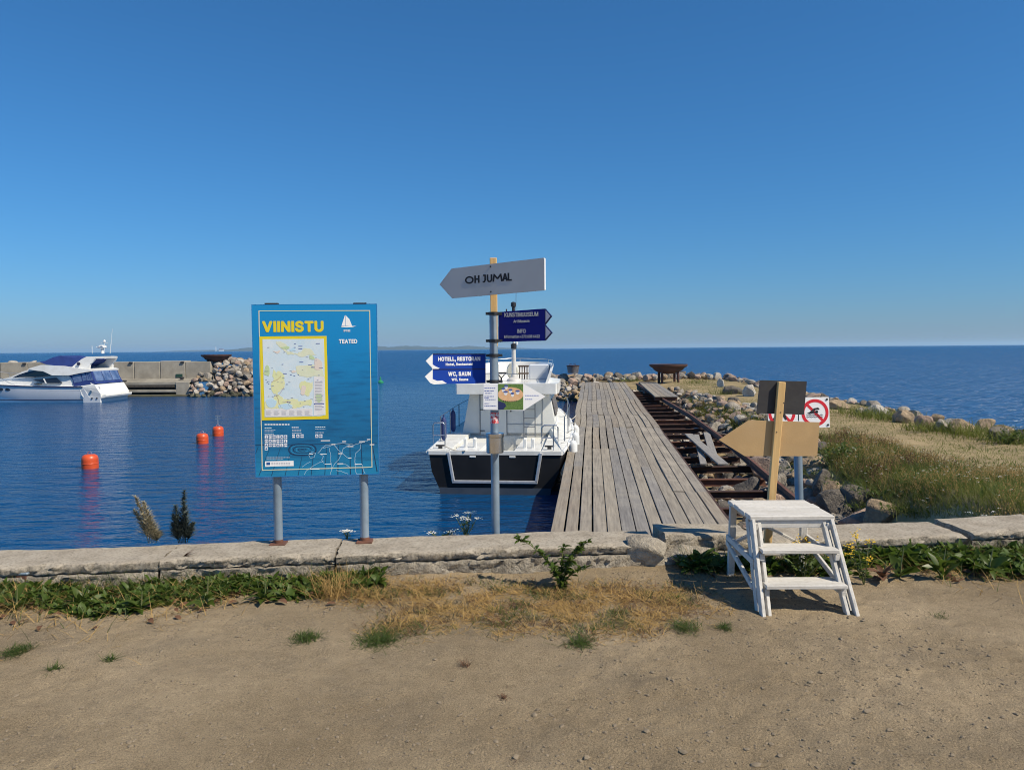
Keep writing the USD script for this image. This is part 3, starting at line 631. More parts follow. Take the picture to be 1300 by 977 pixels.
SL = ['pink boulder at the sea edge just above the no swimming sign', 'long tan boulder at the sea edge right of the no swimming sign', 'low grey boulder at the sea edge between a long tan and a peaked pale one', 'pale peaked boulder in the middle of the sea edge row',
      'large rounded tan boulder left of the pink one on the sea edge', 'broad pink boulder on the sea edge', 'grey boulder leaning on the broad pink one', 'long tan boulder right of the pink and grey ones at the sea edge', 'dark low boulder farthest right on the sea edge',
      'pale rounded boulder at the sea edge right of the far rusty bowl', 'dark low boulder at the sea edge between two pale ones', 'pale boulder at the sea edge left of the black board', 'grey boulder nearest right of the rusty fire bowl on the shore']
for k, ((a, b, c, h, m, _), l) in enumerate(zip(S, SL)): boulder(a, b, c, h * 1.05, m, l, up=0.27, seed=40 + k, rough=0.24)
# rubble lying in front of the broken wall
def rubble(px, py, z, sx, sy, sz, m, label, seed):
    p = on_z(px, py, z); r = np.random.default_rng(seed); k = rock(r, 3, 1.0, 0.2, 9); v = k.vertices / np.abs(k.vertices).max(0)
    o = thing('rubble_block', label, 'concrete rubble', (p[0], p[1], z)); obj('block', TM(v * np.array([sx, sy, sz]) + np.array([0, 0, sz * 0.5]), k.faces), m, o, smooth=40)
rubble(815, 722, 0.0, 0.17, 0.12, 0.16, conc_rough, 'round lump of broken concrete at the wall foot left of the broken slab', 5)
rubble(868, 716, 0.0, 0.26, 0.14, 0.11, conc_rough, 'flat lump of concrete rubble in the shade of the broken slab', 6)
rubble(905, 700, 0.04, 0.14, 0.10, 0.10, SM[3], 'small dark rubble stone between the broken slab and the steps', 7)

# ================================================================ FIRE BOWLS AND TUB
M_bowl = mat('bowl_rust', (0.04, 0.016, 0.012), (0.075, 0.027, 0.018), 3, 0.75, bump=0.3, bscale=25, c3=(0.035, 0.02, 0.017), s3=2)
def fire_bowl(px, py_foot, width_px, y, label, leg_h, foot_z=None):
    p = on_y(px, py_foot, y); R = width_px * y / F_PX / 2
    o = thing('fire_bowl', label, 'fire bowl', tuple(p), 0.3, group=None)
    prof = [(0.02, leg_h)] + [(R * 0.86 * math.sin(a), leg_h + R * 0.44 * (1 - math.cos(a))) for a in np.linspace(0.2, 1.35, 9)] + [(R * 0.9, leg_h + R * 0.36), (R, leg_h + R * 0.44), (R, leg_h + R * 0.52), (R * 0.93, leg_h + R * 0.52), (R * 0.8, leg_h + R * 0.36), (R * 0.4, leg_h + R * 0.12), (0.01, leg_h + R * 0.07)]
    obj('bowl', lathe(prof, 36), M_bowl, o, smooth=40)
    for k in range(4):
        a = k * math.pi / 2 + 0.5; x, yy = 0.58 * R * math.cos(a), 0.58 * R * math.sin(a)
        obj('leg', tube([(x * 1.04, yy * 1.04, -0.25), (x, yy, leg_h + R * 0.22)], 0.085, 8), M_bowl, o, smooth=50)
fire_bowl(848.5, 484, 48, 50.0, 'big rusty iron fire bowl on legs on the shore beyond the pier', 0.48)
fire_bowl(275, 464, 37, 62.5, 'rusty iron fire bowl on top of the breakwater stones at left', 0.28)
p = on_y(727.5, 473.5, 53.2); tub = thing('metal_tub', 'small grey weathered tub standing on the stones at the pier end', 'tub', tuple(p))
obj('body', lathe([(0.02, 0), (0.36, 0), (0.43, 0.5), (0.40, 0.5), (0.34, 0.06), (0.02, 0.06)], 20), mat('tub_metal', (0.16, 0.16, 0.17), (0.10, 0.09, 0.09), 4, 0.6, metal=0.4), tub, smooth=40)
obj('rim', lathe([(0.43, 0.48), (0.46, 0.5), (0.46, 0.54), (0.42, 0.54), (0.40, 0.5), (0.43, 0.48)], 20), M_bowl, tub, smooth=40)
for k in range(2): obj('handle', tube([(-0.2 + 0.4 * k, 0.4, 0.45), (-0.2 + 0.4 * k, 0.47, 0.62), (-0.05 + 0.1 * k, 0.47, 0.64)], 0.02, 6), M_bowl, tub)

# ================================================================ BREAKWATER
conc_sea = mat('harbour_concrete', (0.36, 0.33, 0.27), (0.27, 0.245, 0.20), 1.5, 0.92, bump=0.3, bscale=14, c3=(0.22, 0.20, 0.165), s3=0.35, f3=0.6, spec=0.25)
conc_wet = mat('wet_concrete', (0.13, 0.115, 0.075), (0.075, 0.07, 0.05), 1.5, 0.8, c3=(0.09, 0.09, 0.03), s3=0.5)
BY = 61.5
def bw(px, py, y=BY): return on_y(px, py, y)
bwall = thing('breakwater', 'long concrete breakwater wall behind the white motor yacht', 'breakwater')
ztop, zmid = bw(200, 458.7)[2], bw(200, 480.5)[2]
joints = [-60, -44.5] + [bw(p, 470)[0] for p in (-30, 0, 35, 69, 103, 137, 170, 203.3, 235.4, 267.6)]
for k, (a, b) in enumerate(zip(joints[:-1], joints[1:])):
    dz = 0.03 * math.sin(k * 2.3)
    obj('wall_panel', bx(a + 0.02, b - 0.02, BY + 0.01 * (k % 3), BY + 1.2, zmid - 0.3, ztop + dz, 0.03), conc_sea, bwall)
    if k >= 3 and k % 2: obj('bracket', bx(b - 0.35, b - 0.08, BY - 0.1, BY + 0.06, ztop - 0.16, ztop - 0.02, 0.02), M_black, bwall)
xe = bw(240.8, 490, 60)[0]
zq = bw(150, 481.5, 60.2)[2]
for k in range(5): obj('quay_step', bx(-60, xe - 0.02 * k, 60.0 + 0.3 * k + 0.0, BY + 0.03, zq - 0.22 + 0.055 * k - 0.22, zq - 0.22 + 0.055 * k, 0.02), conc_sea, bwall)
obj('quay_face', bx(-60, xe - 1.15, 60.35, BY + 0.02, -3, zq - 0.45), M_timber_dark, bwall)
obj('fender_beam', bx(bw(150, 490, 60)[0], xe - 1.2, 60.0, 60.3, bw(150, 492, 60)[2], bw(150, 488.6, 60)[2], 0.03), M_timber_dark, bwall)
obj('fender_beam', bx(bw(143, 490, 60)[0], xe - 1.1, 59.95, 60.3, bw(150, 498.4, 60)[2], bw(150, 495, 60)[2], 0.03), conc_sea, bwall)
obj('quay_foot', bx(-60, xe + 0.02, 59.9, 60.6, -3, bw(150, 501, 60)[2], 0.05), conc_wet, bwall)
obj('end_pier', bx(xe - 1.1, xe, 59.97, BY + 0.01, -3, zq - 0.2, 0.05), conc_sea, bwall)
q = bw(227, 476.7, 61.4); obj('number_plate', bx(q[0] - 0.27, q[0] + 0.27, BY - 0.05, BY - 0.01, q[2] - 0.13, q[2] + 0.13, 0.01), mat('dark_green_plate', (0.012, 0.05, 0.035), rough=0.5), bwall, label='dark green plate low on the breakwater wall')
def bollard(px, py, y, label):
    q = bw(px, py, y); o = thing('bollard', label, 'bollard', tuple(q))
    obj('post', lathe([(0.01, -0.03), (0.16, -0.03), (0.13, 0.05), (0.12, 0.22), (0.18, 0.28), (0.18, 0.33), (0.12, 0.37), (0.01, 0.38)], 14), M_black, o, smooth=40)
bollard(231, 484.3, 60.8, 'small black bollard at the right end of the breakwater quay'); bollard(158, 488.5, 60.3, 'black bollard on the quay just right of the yacht stern')
for px, w, l in ((14, 11, 'pale boulder showing over the breakwater left of the yacht cover'), (39, 10, 'pale boulder showing over the breakwater just left of the yacht cover')):
    q = bw(px + 3, 461, 64); o = thing('boulder', l, 'boulder', tuple(q)); r = np.random.default_rng(px)
    obj('rock', xf(rock(r, 2, 0.8, 0.15), s=w * 64 / F_PX / 1.7), SM[2], o, smooth=45)
rng = np.random.default_rng(31)
bank4 = thing('rock_bank', 'heap of pale stones at the end of the concrete breakwater', 'rock bank', kind='structure')
pts = []
x_l, x_r = bw(243, 490, 60)[0], bw(338, 490, 60)[0]
for _ in range(2600):
    x = rng.uniform(x_l, x_r); y = rng.uniform(59.0, 66); k = np.clip((y - 59.0) / 3.4, 0, 1)
    top = 0.62 - 0.25 * np.clip((x - (x_r - 3)) / 3, 0, 1) * 4 + (0.1 if x < x_l + 1.6 else 0)
    if x < bw(266, 470, 61)[0] and y > 61.2: continue
    pts.append((x, y, -2.0 + (top + 2.0) * k))
scatter(rng, pts, bank4, 0.22, 0.46, wet=-1.78, minsep=0.62, pale=True)
obj('rubble_core', xf(lathe([(4.6, -3.2), (3.2, -1.6), (1.9, 0.2), (0.05, 0.45)], 14), (0.5 * (x_l + x_r) + 0.3, 63.6, 0)), SM[3], bank4)

# ================================================================ MOORING BUOYS
M_buoy = mat('orange_plastic', (0.62, 0.085, 0.02), (0.50, 0.065, 0.018), 3, 0.38, c3=(0.42, 0.07, 0.03), s3=6, f3=0.4)
def buoy(px, py, wpx, hpx, label, staff=0.0, first=None):
    p = on_z(px, py, WATER_Z); R = wpx * p[1] / F_PX / 2; H = hpx * p[1] / F_PX
    o = thing('mooring_buoy', label, 'buoy', (p[0], p[1] + R, WATER_Z), group=None)
    prof = [(0.02, -0.35), (R * 0.7, -0.35), (R, -0.2), (R * 1.0, H * 0.62), (R * 0.97, H * 0.75), (R * 0.86, H * 0.9), (R * 0.6, H * 0.985), (R * 0.2, H), (0.005, H)]
    obj('float', lathe(prof, 28), M_buoy, o, smooth=50)
    obj('band', lathe([(R * 1.0, H * 0.30), (R * 1.03, H * 0.32), (R * 1.03, H * 0.38), (R * 1.0, H * 0.40)], 28), M_buoy, o, smooth=50)
    a = np.linspace(0, math.pi, 9); obj('lifting_ring', tube([(0.07 * math.cos(t), 0, H + 0.10 * math.sin(t) - 0.01) for t in a], 0.014, 6), M_steel, o, smooth=50)
    if staff:
        obj('staff', tube([(0, 0, H + 0.05), (0, 0, H + staff)], 0.018, 6), M_galv, o)
        obj('top_mark', cat(bx(-0.10, 0.10, -0.012, 0.012, H + staff - 0.12, H + staff - 0.09), bx(-0.10, 0.10, -0.012, 0.012, H + staff - 0.01, H + staff + 0.02), bx(-0.01, 0.01, -0.01, 0.01, H + staff - 0.1, H + staff)), M_galv, o)
buoy(109, 595.5, 20, 18, 'orange mooring buoy nearest to the quay, lowest of the three')
buoy(254, 563.5, 14.8, 13, 'orange mooring buoy in the middle of the three, left of the board')
buoy(274.3, 553.8, 13.8, 12.3, 'orange mooring buoy with a small mast, farthest of the three', staff=0.42)
p = on_z(483, 486, WATER_Z); gb = thing('channel_buoy', 'small green channel buoy at the right edge of the blue board', 'buoy', (p[0], p[1], WATER_Z))
obj('float', lathe([(0.02, -0.3), (0.32, -0.3), (0.34, 0.12), (0.1, 0.3), (0.07, 0.62), (0.01, 0.66)], 16), mat('green_plastic', (0.02, 0.22, 0.10), rough=0.45), gb, smooth=40)
# ================================================================ BOATS
def loft(secs, cap=True, open_top=None):
    """secs: list of (n,3) rings, closed"""
    n = len(secs[0]); V = np.vstack(secs); F = []
    for i in range(len(secs) - 1):
        for k in range(n if open_top is None or not open_top(secs[i]) else n - 1):
            a, b = i * n + k, i * n + (k + 1) % n; F += [(a, b, b + n), (a, b + n, a + n)]
    if cap:
        V = np.vstack([V, secs[0].mean(0), secs[-1].mean(0)]); c0, c1 = len(V) - 2, len(V) - 1; e = (len(secs) - 1) * n
        for k in range(n): F += [(c0, (k + 1) % n, k), (c1, e + k, e + (k + 1) % n)]
    m = TM(V, F)
    if open_top is None: m.fix_normals()
    return m
def hull_mesh(st, axis_u=True, open_top=None):
    """st rows: (u, half breadth at sheer, sheer z, half breadth at waterline)"""
    st = np.array(st, float); us = np.linspace(st[0, 0], st[-1, 0], 26)
    secs = []
    for u in us:
        bt, zt, bw = [np.interp(u, st[:, 0] if st[0, 0] < st[-1, 0] else st[::-1, 0], c if st[0, 0] < st[-1, 0] else c[::-1]) for c in (st[:, 1], st[:, 2], st[:, 3])]
        half = [(bt, zt), (0.45 * bt + 0.55 * (bw + (bt - bw) * 0.62), zt * 0.55), (bw, 0.05), (bw * 0.93, -0.12), (bw * 0.1, -0.55)]
        ring = [(w, z) for w, z in half] + [(-w, z) for w, z in half[::-1]]
        secs.append(np.array([(w, u, z) if not axis_u else (u, w, z) for w, z in ring]))
    return loft(secs, open_top=open_top)
def sheer_line(st, dz=0.0, dw=0.0, f=1.0, side=1, u0=None, u1=None, axis_u=True, n=30):
    st = np.array(st, float); st = st[np.argsort(st[:, 0])]
    us = np.linspace(st[0, 0] if u0 is None else u0, st[-1, 0] if u1 is None else u1, n); out = []
    for u in us:
        bt, zt, bw = [np.interp(u, st[:, 0], st[:, k]) for k in (1, 2, 3)]
        w = (bw + (bt - bw) * (f if f == 1 else f ** 0.7)) + dw; z = 0.05 + (zt - 0.05) * f + dz
        out.append((u, side * w, z) if axis_u else (side * w, u, z))
    return np.array(out)

# ---------------------------------------------------------------- the yacht at the breakwater
YD = 53.4; YS = YD / F_PX
q = on_y(156, 509, YD)
yacht = thing('motor_yacht', 'white flybridge motor yacht with blue canvas covers moored along the breakwater', 'yacht', (q[0], YD + 2.0, WATER_Z))
def uu(cx): return ((cx if cx < 640 else 640 + (cx - 640) * 0.566) / 7.222 - 156) * YS      # the far side of the stern shows past the near one
def yp(pts): return Polygon([(uu(cx), (509.0 - (430 + cy / 7.222)) * YS) for cx, cy in pts])
M_ylow = mat('pale_hull_paint', (0.68, 0.70, 0.71), (0.63, 0.65, 0.67), 0.8, 0.2, coat=0.3)
M_navy = mat('navy_stripe', (0.03, 0.035, 0.075), rough=0.35)
Yst = [(-15.2, 0.03, 1.95, 0.0), (-14.4, 0.75, 1.85, 0.2), (-12.5, 1.5, 1.62, 0.85), (-10, 1.95, 1.38, 1.45), (-7.5, 2.05, 1.22, 1.75), (-5, 2.06, 1.13, 1.82), (-2.75, 2.02, 1.10, 1.82)]
obj('hull', hull_mesh(Yst), M_ylow, yacht, smooth=35)
def yhw(u, z): return 2.02 - 0.10 * max(0, z - 1.0) - 0.05 * max(0, -u - 9)
stern = yp([(800, 424), (1050, 405), (1085, 440), (1140, 490), (1140, 515), (1120, 545), (900, 560), (830, 500)])
obj('stern_quarter', shell(stern, lambda u, z: 2.04 - 0.05 * max(0, z - 0.9) - 0.18 * max(0, 0.8 - z)), M_white, yacht)
obj('stern_bottom', shell(yp([(845, 424), (905, 470), (950, 524), (1120, 520), (1120, 600), (840, 600)]), lambda u, z: 2.025 - 0.15 * max(0, 0.8 - z)), M_ylow, yacht)
obj('swim_platform', shell(yp([(940, 528), (1140, 502), (1205, 500), (1208, 512), (1195, 526), (940, 538)]), lambda u, z: 1.85), M_white, yacht)
for cx in (995, 1075): obj('exhaust', tube([(uu(cx), -1.98, 0.30), (uu(cx), -1.7, 0.30)], 0.055, 14), M_black, yacht, smooth=50)
for s in (1, -1):
    obj('rub_rail', tube(sheer_line(Yst, dz=-0.01, dw=0.02, side=s), 0.045, 6), M_navy, yacht, smooth=50)
    obj('hull_stripe', tube(sheer_line(Yst, f=0.71, dw=-0.004, side=s), 0.025, 6), M_navy, yacht, smooth=50)
    obj('boot_stripe', tube(sheer_line(Yst, f=0.15, dw=0.0, side=s), 0.03, 6), M_navy, yacht, smooth=50)
    for cx in (5, 75):
        u = uu(cx)
        obj('porthole', xf(lathe([(0.01, -0.03), (0.19, -0.03), (0.19, 0.03), (0.01, 0.03)], 18), (u, s * 1.975, 0.97), rx=math.pi / 2, s=np.array([1, 0.55, 1])), M_glass_dark, yacht)
def chw(u, z): return 1.93 - 0.22 * max(0, z - 1.1) - 0.10 * max(0, -u - 6.0)
coach = yp([(-520, 405), (-350, 385), (-150, 362), (0, 345), (60, 332), (180, 282), (370, 222), (640, 242), (650, 300), (760, 330), (1045, 408), (850, 430), (-300, 432), (-480, 432)])
obj('coach_roof', shell(coach, chw, 0.6), M_white, yacht, smooth=25)
brow = yp([(370, 222), (560, 232), (645, 243), (830, 258), (930, 262), (982, 270), (978, 284), (800, 300), (640, 318), (480, 318), (400, 280), (300, 268), (250, 256)])
obj('fly_deck', shell(brow, lambda u, z: 1.95 - 0.10 * max(0, z - 1.9) - 0.06 * max(0, -u - 6.0)), M_white, yacht, smooth=25)
obj('saloon_window', shell(yp([(92, 335), (150, 308), (215, 287), (285, 274), (350, 279), (405, 294), (472, 319), (300, 331)]), lambda u, z: chw(u, z) + 0.012, 0.4), M_glass_dark, yacht)
obj('side_window', shell(yp([(288, 355), (400, 347), (500, 339), (530, 362), (557, 388), (440, 389), (370, 378)]), lambda u, z: chw(u, z) + 0.014, 0.4), M_glass_dark, yacht)
obj('window_post', shell(yp([(385, 346), (397, 346), (425, 390), (412, 390)]), lambda u, z: chw(u, z) + 0.02), M_white, yacht)
obj('vent', shell(yp([(305, 390), (360, 390), (365, 397), (305, 397)]), lambda u, z: chw(u, z) + 0.012), M_black, yacht)
def khw(u, z): return 1.90 - 0.12 * max(0, z - 1.1)
obj('cockpit_cover', shell(yp([(615, 313), (800, 298), (972, 276), (1000, 335), (1052, 398), (900, 408), (702, 420), (684, 395), (680, 368), (650, 340)]), khw, 0.4), M_blue_canvas, yacht, smooth=25)
M_clear = mat('clear_plastic_window', (0.05, 0.09, 0.2), (0.16, 0.22, 0.36), 1.6, 0.12, spec=0.7)
for pts in ([(660, 322), (800, 305), (830, 375), (705, 388)], [(815, 303), (872, 297), (905, 362), (845, 372)], [(885, 297), (962, 286), (1012, 362), (918, 368)]):
    obj('cover_window', shell(yp(pts), lambda u, z: khw(u, z) + 0.012), M_clear, yacht)
_a, _b = np.array([uu(972), (509.0 - (430 + 284 / 7.222)) * YS]), np.array([uu(1036), (509.0 - (430 + 376 / 7.222)) * YS])
_n2 = np.array([-(_b - _a)[1], (_b - _a)[0]]); _n2 /= np.linalg.norm(_n2); _n2 *= np.sign(_n2[0])
for w0, w1 in ((-1.62, -0.62), (-0.5, 0.5), (0.62, 1.62)):
    pts_ = [(p_[0] + _n2[0] * o_, w_, p_[1] + _n2[1] * o_) for o_ in (0.03, -0.03) for p_ in (_a, _b) for w_ in (w0, w1)]
    obj('cover_window', trimesh.convex.convex_hull(np.array(pts_)), M_clear, yacht)
for cx in (905, 935, 962): obj('cover_strap', shell(yp([(cx, 294), (cx + 5, 293), (cx + 40, 355), (cx + 34, 356)]), lambda u, z: khw(u, z) + 0.02), M_blue_canvas, yacht)
obj('flybridge_cover', shell(yp([(328, 193), (380, 185), (450, 152), (505, 138), (560, 148), (640, 156), (720, 150), (770, 152), (800, 170), (840, 180), (800, 205), (650, 246), (520, 234), (400, 218)]), lambda u, z: 1.55 - 0.45 * max(0, z - 2.7), 0.3), M_blue_canvas, yacht, smooth=25)
arch = yp([(636, 248), (700, 212), (790, 172), (868, 149), (940, 147), (1016, 150), (1012, 166), (985, 192), (960, 205), (935, 215), (925, 262), (830, 262), (800, 258)])
hole = yp([(800, 258), (850, 205), (910, 172), (950, 178), (925, 200), (922, 258)])
solid = arch.difference(hole)
for s in (-1, 1):
    mm = shell(solid if solid.geom_type == 'Polygon' else max(solid.geoms, key=lambda g: g.area), lambda u, z: 0.09); v = mm.vertices; v[:, 1] += s * (1.62 - 0.16 * (v[:, 2] - 2.0))
    obj('radar_arch', mm, M_white, yacht, smooth=25)
    mm = shell(hole, lambda u, z: 0.03); v = mm.vertices; v[:, 1] += s * (1.6 - 0.16 * (v[:, 2] - 2.0)); obj('arch_canvas', mm, M_blue_canvas, yacht)
    c = yp([(745, 233), (775, 233), (775, 235)]).centroid
    obj('arch_emblem', xf(lathe([(0.01, -0.02), (0.12, -0.02), (0.12, 0.02), (0.01, 0.02)], 16), (c.x, s * (1.60 + 0.12), 2.70), rx=math.pi / 2), M_navy, yacht)
obj('arch_top', shell(yp([(866, 148), (1018, 149), (1010, 168), (880, 168)]), lambda u, z: 1.42), M_white, yacht)
u0 = uu(945)
obj('radar_dome', lathe([(0.01, 0), (0.24, 0.0), (0.30, 0.06), (0.28, 0.16), (0.15, 0.22), (0.01, 0.23)], 20, (u0, 0, 3.78)), M_white, yacht, smooth=40)
obj('radar_dome', bx(u0 - 0.42, u0 + 0.3, -0.10, 0.10, 3.82, 3.9, 0.03), M_white, yacht)
obj('radar_bracket', tube([(u0, 0, 3.4), (u0, 0, 3.8)], 0.10, 8), M_white, yacht)
ua = uu(1000)
obj('antenna', tube([(ua - 0.1, 0.8, 3.4), (ua + 0.12, 0.8, 5.2)], [0.02, 0.008], 5), M_white, yacht); obj('antenna', tube([(uu(888), -0.9, 3.4), (uu(888), -0.9, 3.95)], 0.014, 5), M_white, yacht)
obj('antenna', tube([(ua + 0.2, -0.5, 3.4), (ua + 0.2, -0.5, 4.25)], 0.015, 5), M_white, yacht)
obj('wind_vane', xf(lathe([(0.01, 0), (0.10, 0.04), (0.06, 0.16), (0.01, 0.18)], 10), (ua + 0.2, -0.5, 4.2)), M_white, yacht); obj('wind_vane', bx(ua - 0.05, ua + 0.45, -0.51, -0.49, 4.14, 4.17), M_white, yacht)
for s in (-1, 1):
    for u in np.arange(-14.2, -9.0, 1.3):
        w, z = np.interp(u, [r[0] for r in Yst], [r[1] for r in Yst]), np.interp(u, [r[0] for r in Yst], [r[2] for r in Yst])
        obj('stanchion', tube([(u, s * (w - 0.12), z), (u, s * (w - 0.12), z + 0.62)], 0.014, 6), M_steel, yacht)
    ln = sheer_line(Yst, dz=0.62, dw=-0.12, side=s, u0=-14.3, u1=-7.5); ln[:, 2] -= sstep(-9, -7.5, ln[:, 0]) * 0.55; obj('bow_rail', tube(ln, 0.016, 6), M_steel, yacht)
obj('cleat', bx(-3.1, -2.9, -1.9, -1.8, 1.13, 1.2, 0.02), M_steel, yacht)
obj('stern_vent', xf(lathe([(0.01, -0.02), (0.08, -0.02), (0.08, 0.02), (0.01, 0.02)], 12), (uu(992), -2.05, 0.78), rx=math.pi / 2), M_steel, yacht)
obj('stern_rail', tube([(uu(1075), -1.7, 0.85), (uu(1075), -1.7, 1.1), (uu(1095), -1.7, 1.1), (uu(1095), -1.7, 0.65)], 0.02, 6), M_steel, yacht)

# ---------------------------------------------------------------- the cruiser beside the pier
cr = thing('cabin_cruiser', 'white cabin cruiser with black hull and stern moored beside the pier', 'boat', (-0.433, 18.4, WATER_Z), PRZ)
Cst = [(0, 1.6, 1.0, 1.32), (1.0, 1.66, 1.0, 1.38), (2.2, 1.71, 1.03, 1.42), (4.2, 1.74, 1.10, 1.42), (6.2, 1.62, 1.2, 1.2), (8.2, 1.2, 1.38, 0.7), (9.6, 0.55, 1.52, 0.22), (10.3, 0.03, 1.6, 0.0)]
obj('hull', hull_mesh(Cst, False, lambda s: s[0][1] < 3.4), M_black_hull, cr, smooth=30)
M_bottom = mat('antifouling_paint', (0.03, 0.045, 0.07), (0.045, 0.06, 0.085), 3, 0.6)
obj('lower_transom', plate(Polygon([(-1.36, 0.16), (1.36, 0.16), (1.30, -0.2), (-1.30, -0.2)]), -0.012, 0.1), M_bottom, cr)
M_alu = mat('brushed_aluminium', (0.66, 0.66, 0.66), (0.55, 0.55, 0.56), 8, 0.4, metal=0.6)
for a, b in (((-1.12, 1.02), (-1.0, 0.30)), ((-1.035, 0.31), (1.035, 0.31)), ((1.12, 1.02), (1.0, 0.30))):
    obj('gate_trim', beam((a[0], -0.03, a[1]), (b[0], -0.03, b[1]), 0.075, 0.06, 0.012, up=(0, 1, 0)), M_alu, cr)
obj('gate_panel', plate(Polygon([(-1.06, 0.99), (1.06, 0.99), (0.97, 0.34), (-0.97, 0.34)]), -0.022, 0.02), M_black_hull, cr)
for x in (-0.53, 0.43): obj('name_plate', bx(x - 0.075, x + 0.075, -0.036, -0.02, 0.895, 0.94, 0.008), M_white, cr)
# deck
outer = Polygon([(s * w, y) for s, rows in ((1, Cst), (-1, Cst[::-1])) for y, w, *_ in rows])
cockpit = sbox(-1.12, 0.10, 1.14, 3.4)
def deck_mesh(poly, thick, up):
    polys = list(poly.geoms) if hasattr(poly, 'geoms') else [poly]; out = []
    for p in polys:
        p = shapely.segmentize(p, 0.6); m = trimesh.creation.extrude_polygon(p, thick); v = m.vertices
        v[:, 2] += np.interp(v[:, 1], [r[0] for r in Cst], [r[2] for r in Cst]) + up - thick; out.append(m)
    return cat(out)
obj('deck', deck_mesh(outer.buffer(0.03).difference(cockpit), 0.09, 0.05), M_white_in, cr)
for s in (1, -1): obj('gunwale', tube(sheer_line(Cst, dz=0.02, dw=0.03, side=s, axis_u=False), 0.05, 8), M_white, cr, smooth=50)
for x in (-1.125, 1.145): obj('cockpit_side', bx(x - 0.012, x + 0.012, 0.1, 3.4, 0.5, 1.06), M_white_in, cr)
obj('cockpit_front', bx(-1.12, 1.14, 3.40, 3.43, 0.5, 1.1), M_white_in, cr)
obj('cockpit_floor', bx(-1.12, 1.14, 0.06, 3.4, 0.5, 0.56), M_white_in, cr)
for a, b in ((-1.10, -0.36), (0.40, 1.12)):
    obj('locker', bx(a, b, 0.10, 3.3, 0.56, 1.0, 0.03), M_white_in, cr)
    obj('hatch', bx(a + 0.06, b - 0.06, 0.3, 1.9, 0.995, 1.015, 0.008), M_white, cr)
for x, y in ((-0.86, 1.0), (-0.62, 1.0), (0.66, 0.95), (0.86, 0.95)): obj('backrest', xf(bx(-0.045, 0.045, -0.05, 0.05, 0, 0.27, 0.02), (x, y, 1.0), rx=0.25), M_white, cr)
obj('transom_cap', bx(-1.12, 1.12, -0.02, 0.12, 0.99, 1.04, 0.015), M_white, cr)
# cabin
M_cab = mat('grey_white_paint', (0.72, 0.72, 0.68), (0.66, 0.66, 0.62), 1.5, 0.45)
obj('cabin', loft([np.array([(-1.36 + 0.10 * k, y, 1.04), (1.36 - 0.10 * k, y, 1.04), (1.12 - 0.1 * k, y + t, 2.28), (-1.12 + 0.1 * k, y + t, 2.28)]) for y, k, t in ((3.4, 0, 0), (5.5, 0.3, 0), (7.0, 1.2, -0.3), (7.9, 3.0, -0.9))]), M_cab, cr)
obj('trunk_cabin', loft([np.array([(-w, y, 1.1), (w, y, 1.1), (w * 0.75, y, z), (-w * 0.75, y, z)]) for y, w, z in ((7.2, 1.05, 1.78), (8.4, 0.75, 1.7), (9.3, 0.3, 1.6))]), M_white, cr)
obj('door', bx(-0.82, -0.08, 3.375, 3.41, 1.06, 2.2, 0.01), M_cab, cr)
for z in (1.18, 1.78): obj('hinge', bx(-0.84, -0.70, 3.362, 3.38, z - 0.012, z + 0.012), M_black, cr)
obj('door_frame', cat(bx(-0.85, -0.825, 3.37, 3.405, 1.05, 2.24), bx(-0.078, -0.06, 3.37, 3.405, 1.05, 2.24)), M_dark_steel, cr)
obj('latch', bx(0.03, 0.06, 3.36, 3.4, 1.72, 1.86), M_black, cr)
obj('panel_seam', cat(bx(0.93, 0.945, 3.385, 3.41, 1.06, 2.24), bx(-0.06, 0.93, 3.385, 3.41, 1.36, 1.372)), M_dark_steel, cr)
for x in (0.42, 0.74): obj('ladder_rail', tube([(x, 3.28, 1.02), (x, 3.28, 2.22), (x, 3.1, 2.5)], 0.016, 8), M_dark_steel, cr, smooth=50)
for z in (1.06, 1.3, 1.55, 1.8, 2.05): obj('ladder_rung', tube([(0.42, 3.28, z), (0.74, 3.28, z)], 0.014, 6), M_dark_steel, cr)
for s in (-1, 1):
    for k, y in enumerate((3.9, 5.0, 6.0)):
        obj('cabin_window', loft([np.array([(s * (1.30 - 0.03 * k - 0.09 * i), y + 0.1, 1.55), (s * (1.30 - 0.03 * k - 0.09 * i), y + 0.85, 1.55), (s * (1.19 - 0.03 * k - 0.09 * i), y + 0.78, 2.05), (s * (1.19 - 0.03 * k - 0.09 * i), y + 0.1, 2.05)]) for i in (0, 1)]), M_glass_dark, cr)
# flybridge
fly = Polygon([(-1.39, 2.55), (1.39, 2.55), (1.42, 3.2), (1.36, 5.8), (1.0, 7.1), (-1.0, 7.1), (-1.36, 5.8), (-1.42, 3.2)])
m = trimesh.creation.extrude_polygon(fly.buffer(-0.05).buffer(0.05), 0.28); m.apply_translation((0, 0, 2.27)); obj('flybridge_deck', m, M_white, cr, smooth=30)
path = np.array([(1.24, 3.0), (1.22, 4.2), (1.16, 5.4), (0.98, 6.25), (0.6, 6.7), (0, 6.85), (-0.6, 6.7), (-0.98, 6.25), (-1.16, 5.4), (-1.22, 4.2), (-1.24, 3.0)])
hts = np.array([0.34, 0.44, 0.50, 0.52, 0.54, 0.55, 0.54, 0.52, 0.50, 0.44, 0.34])
def wall_path(path, z0, hts, t, lean): 
    secs = []
    nrm = np.gradient(path, axis=0); nrm = np.stack([nrm[:, 1], -nrm[:, 0]], 1); nrm /= np.linalg.norm(nrm, axis=1, keepdims=True)
    for p, n, h in zip(path, nrm, hts): secs.append(np.array([(*(p + n * lean), z0), (*(p + n * (lean - 0) - n * t), z0), (*(p - n * t), z0 + h), (*p, z0 + h)]))
    return loft(secs)
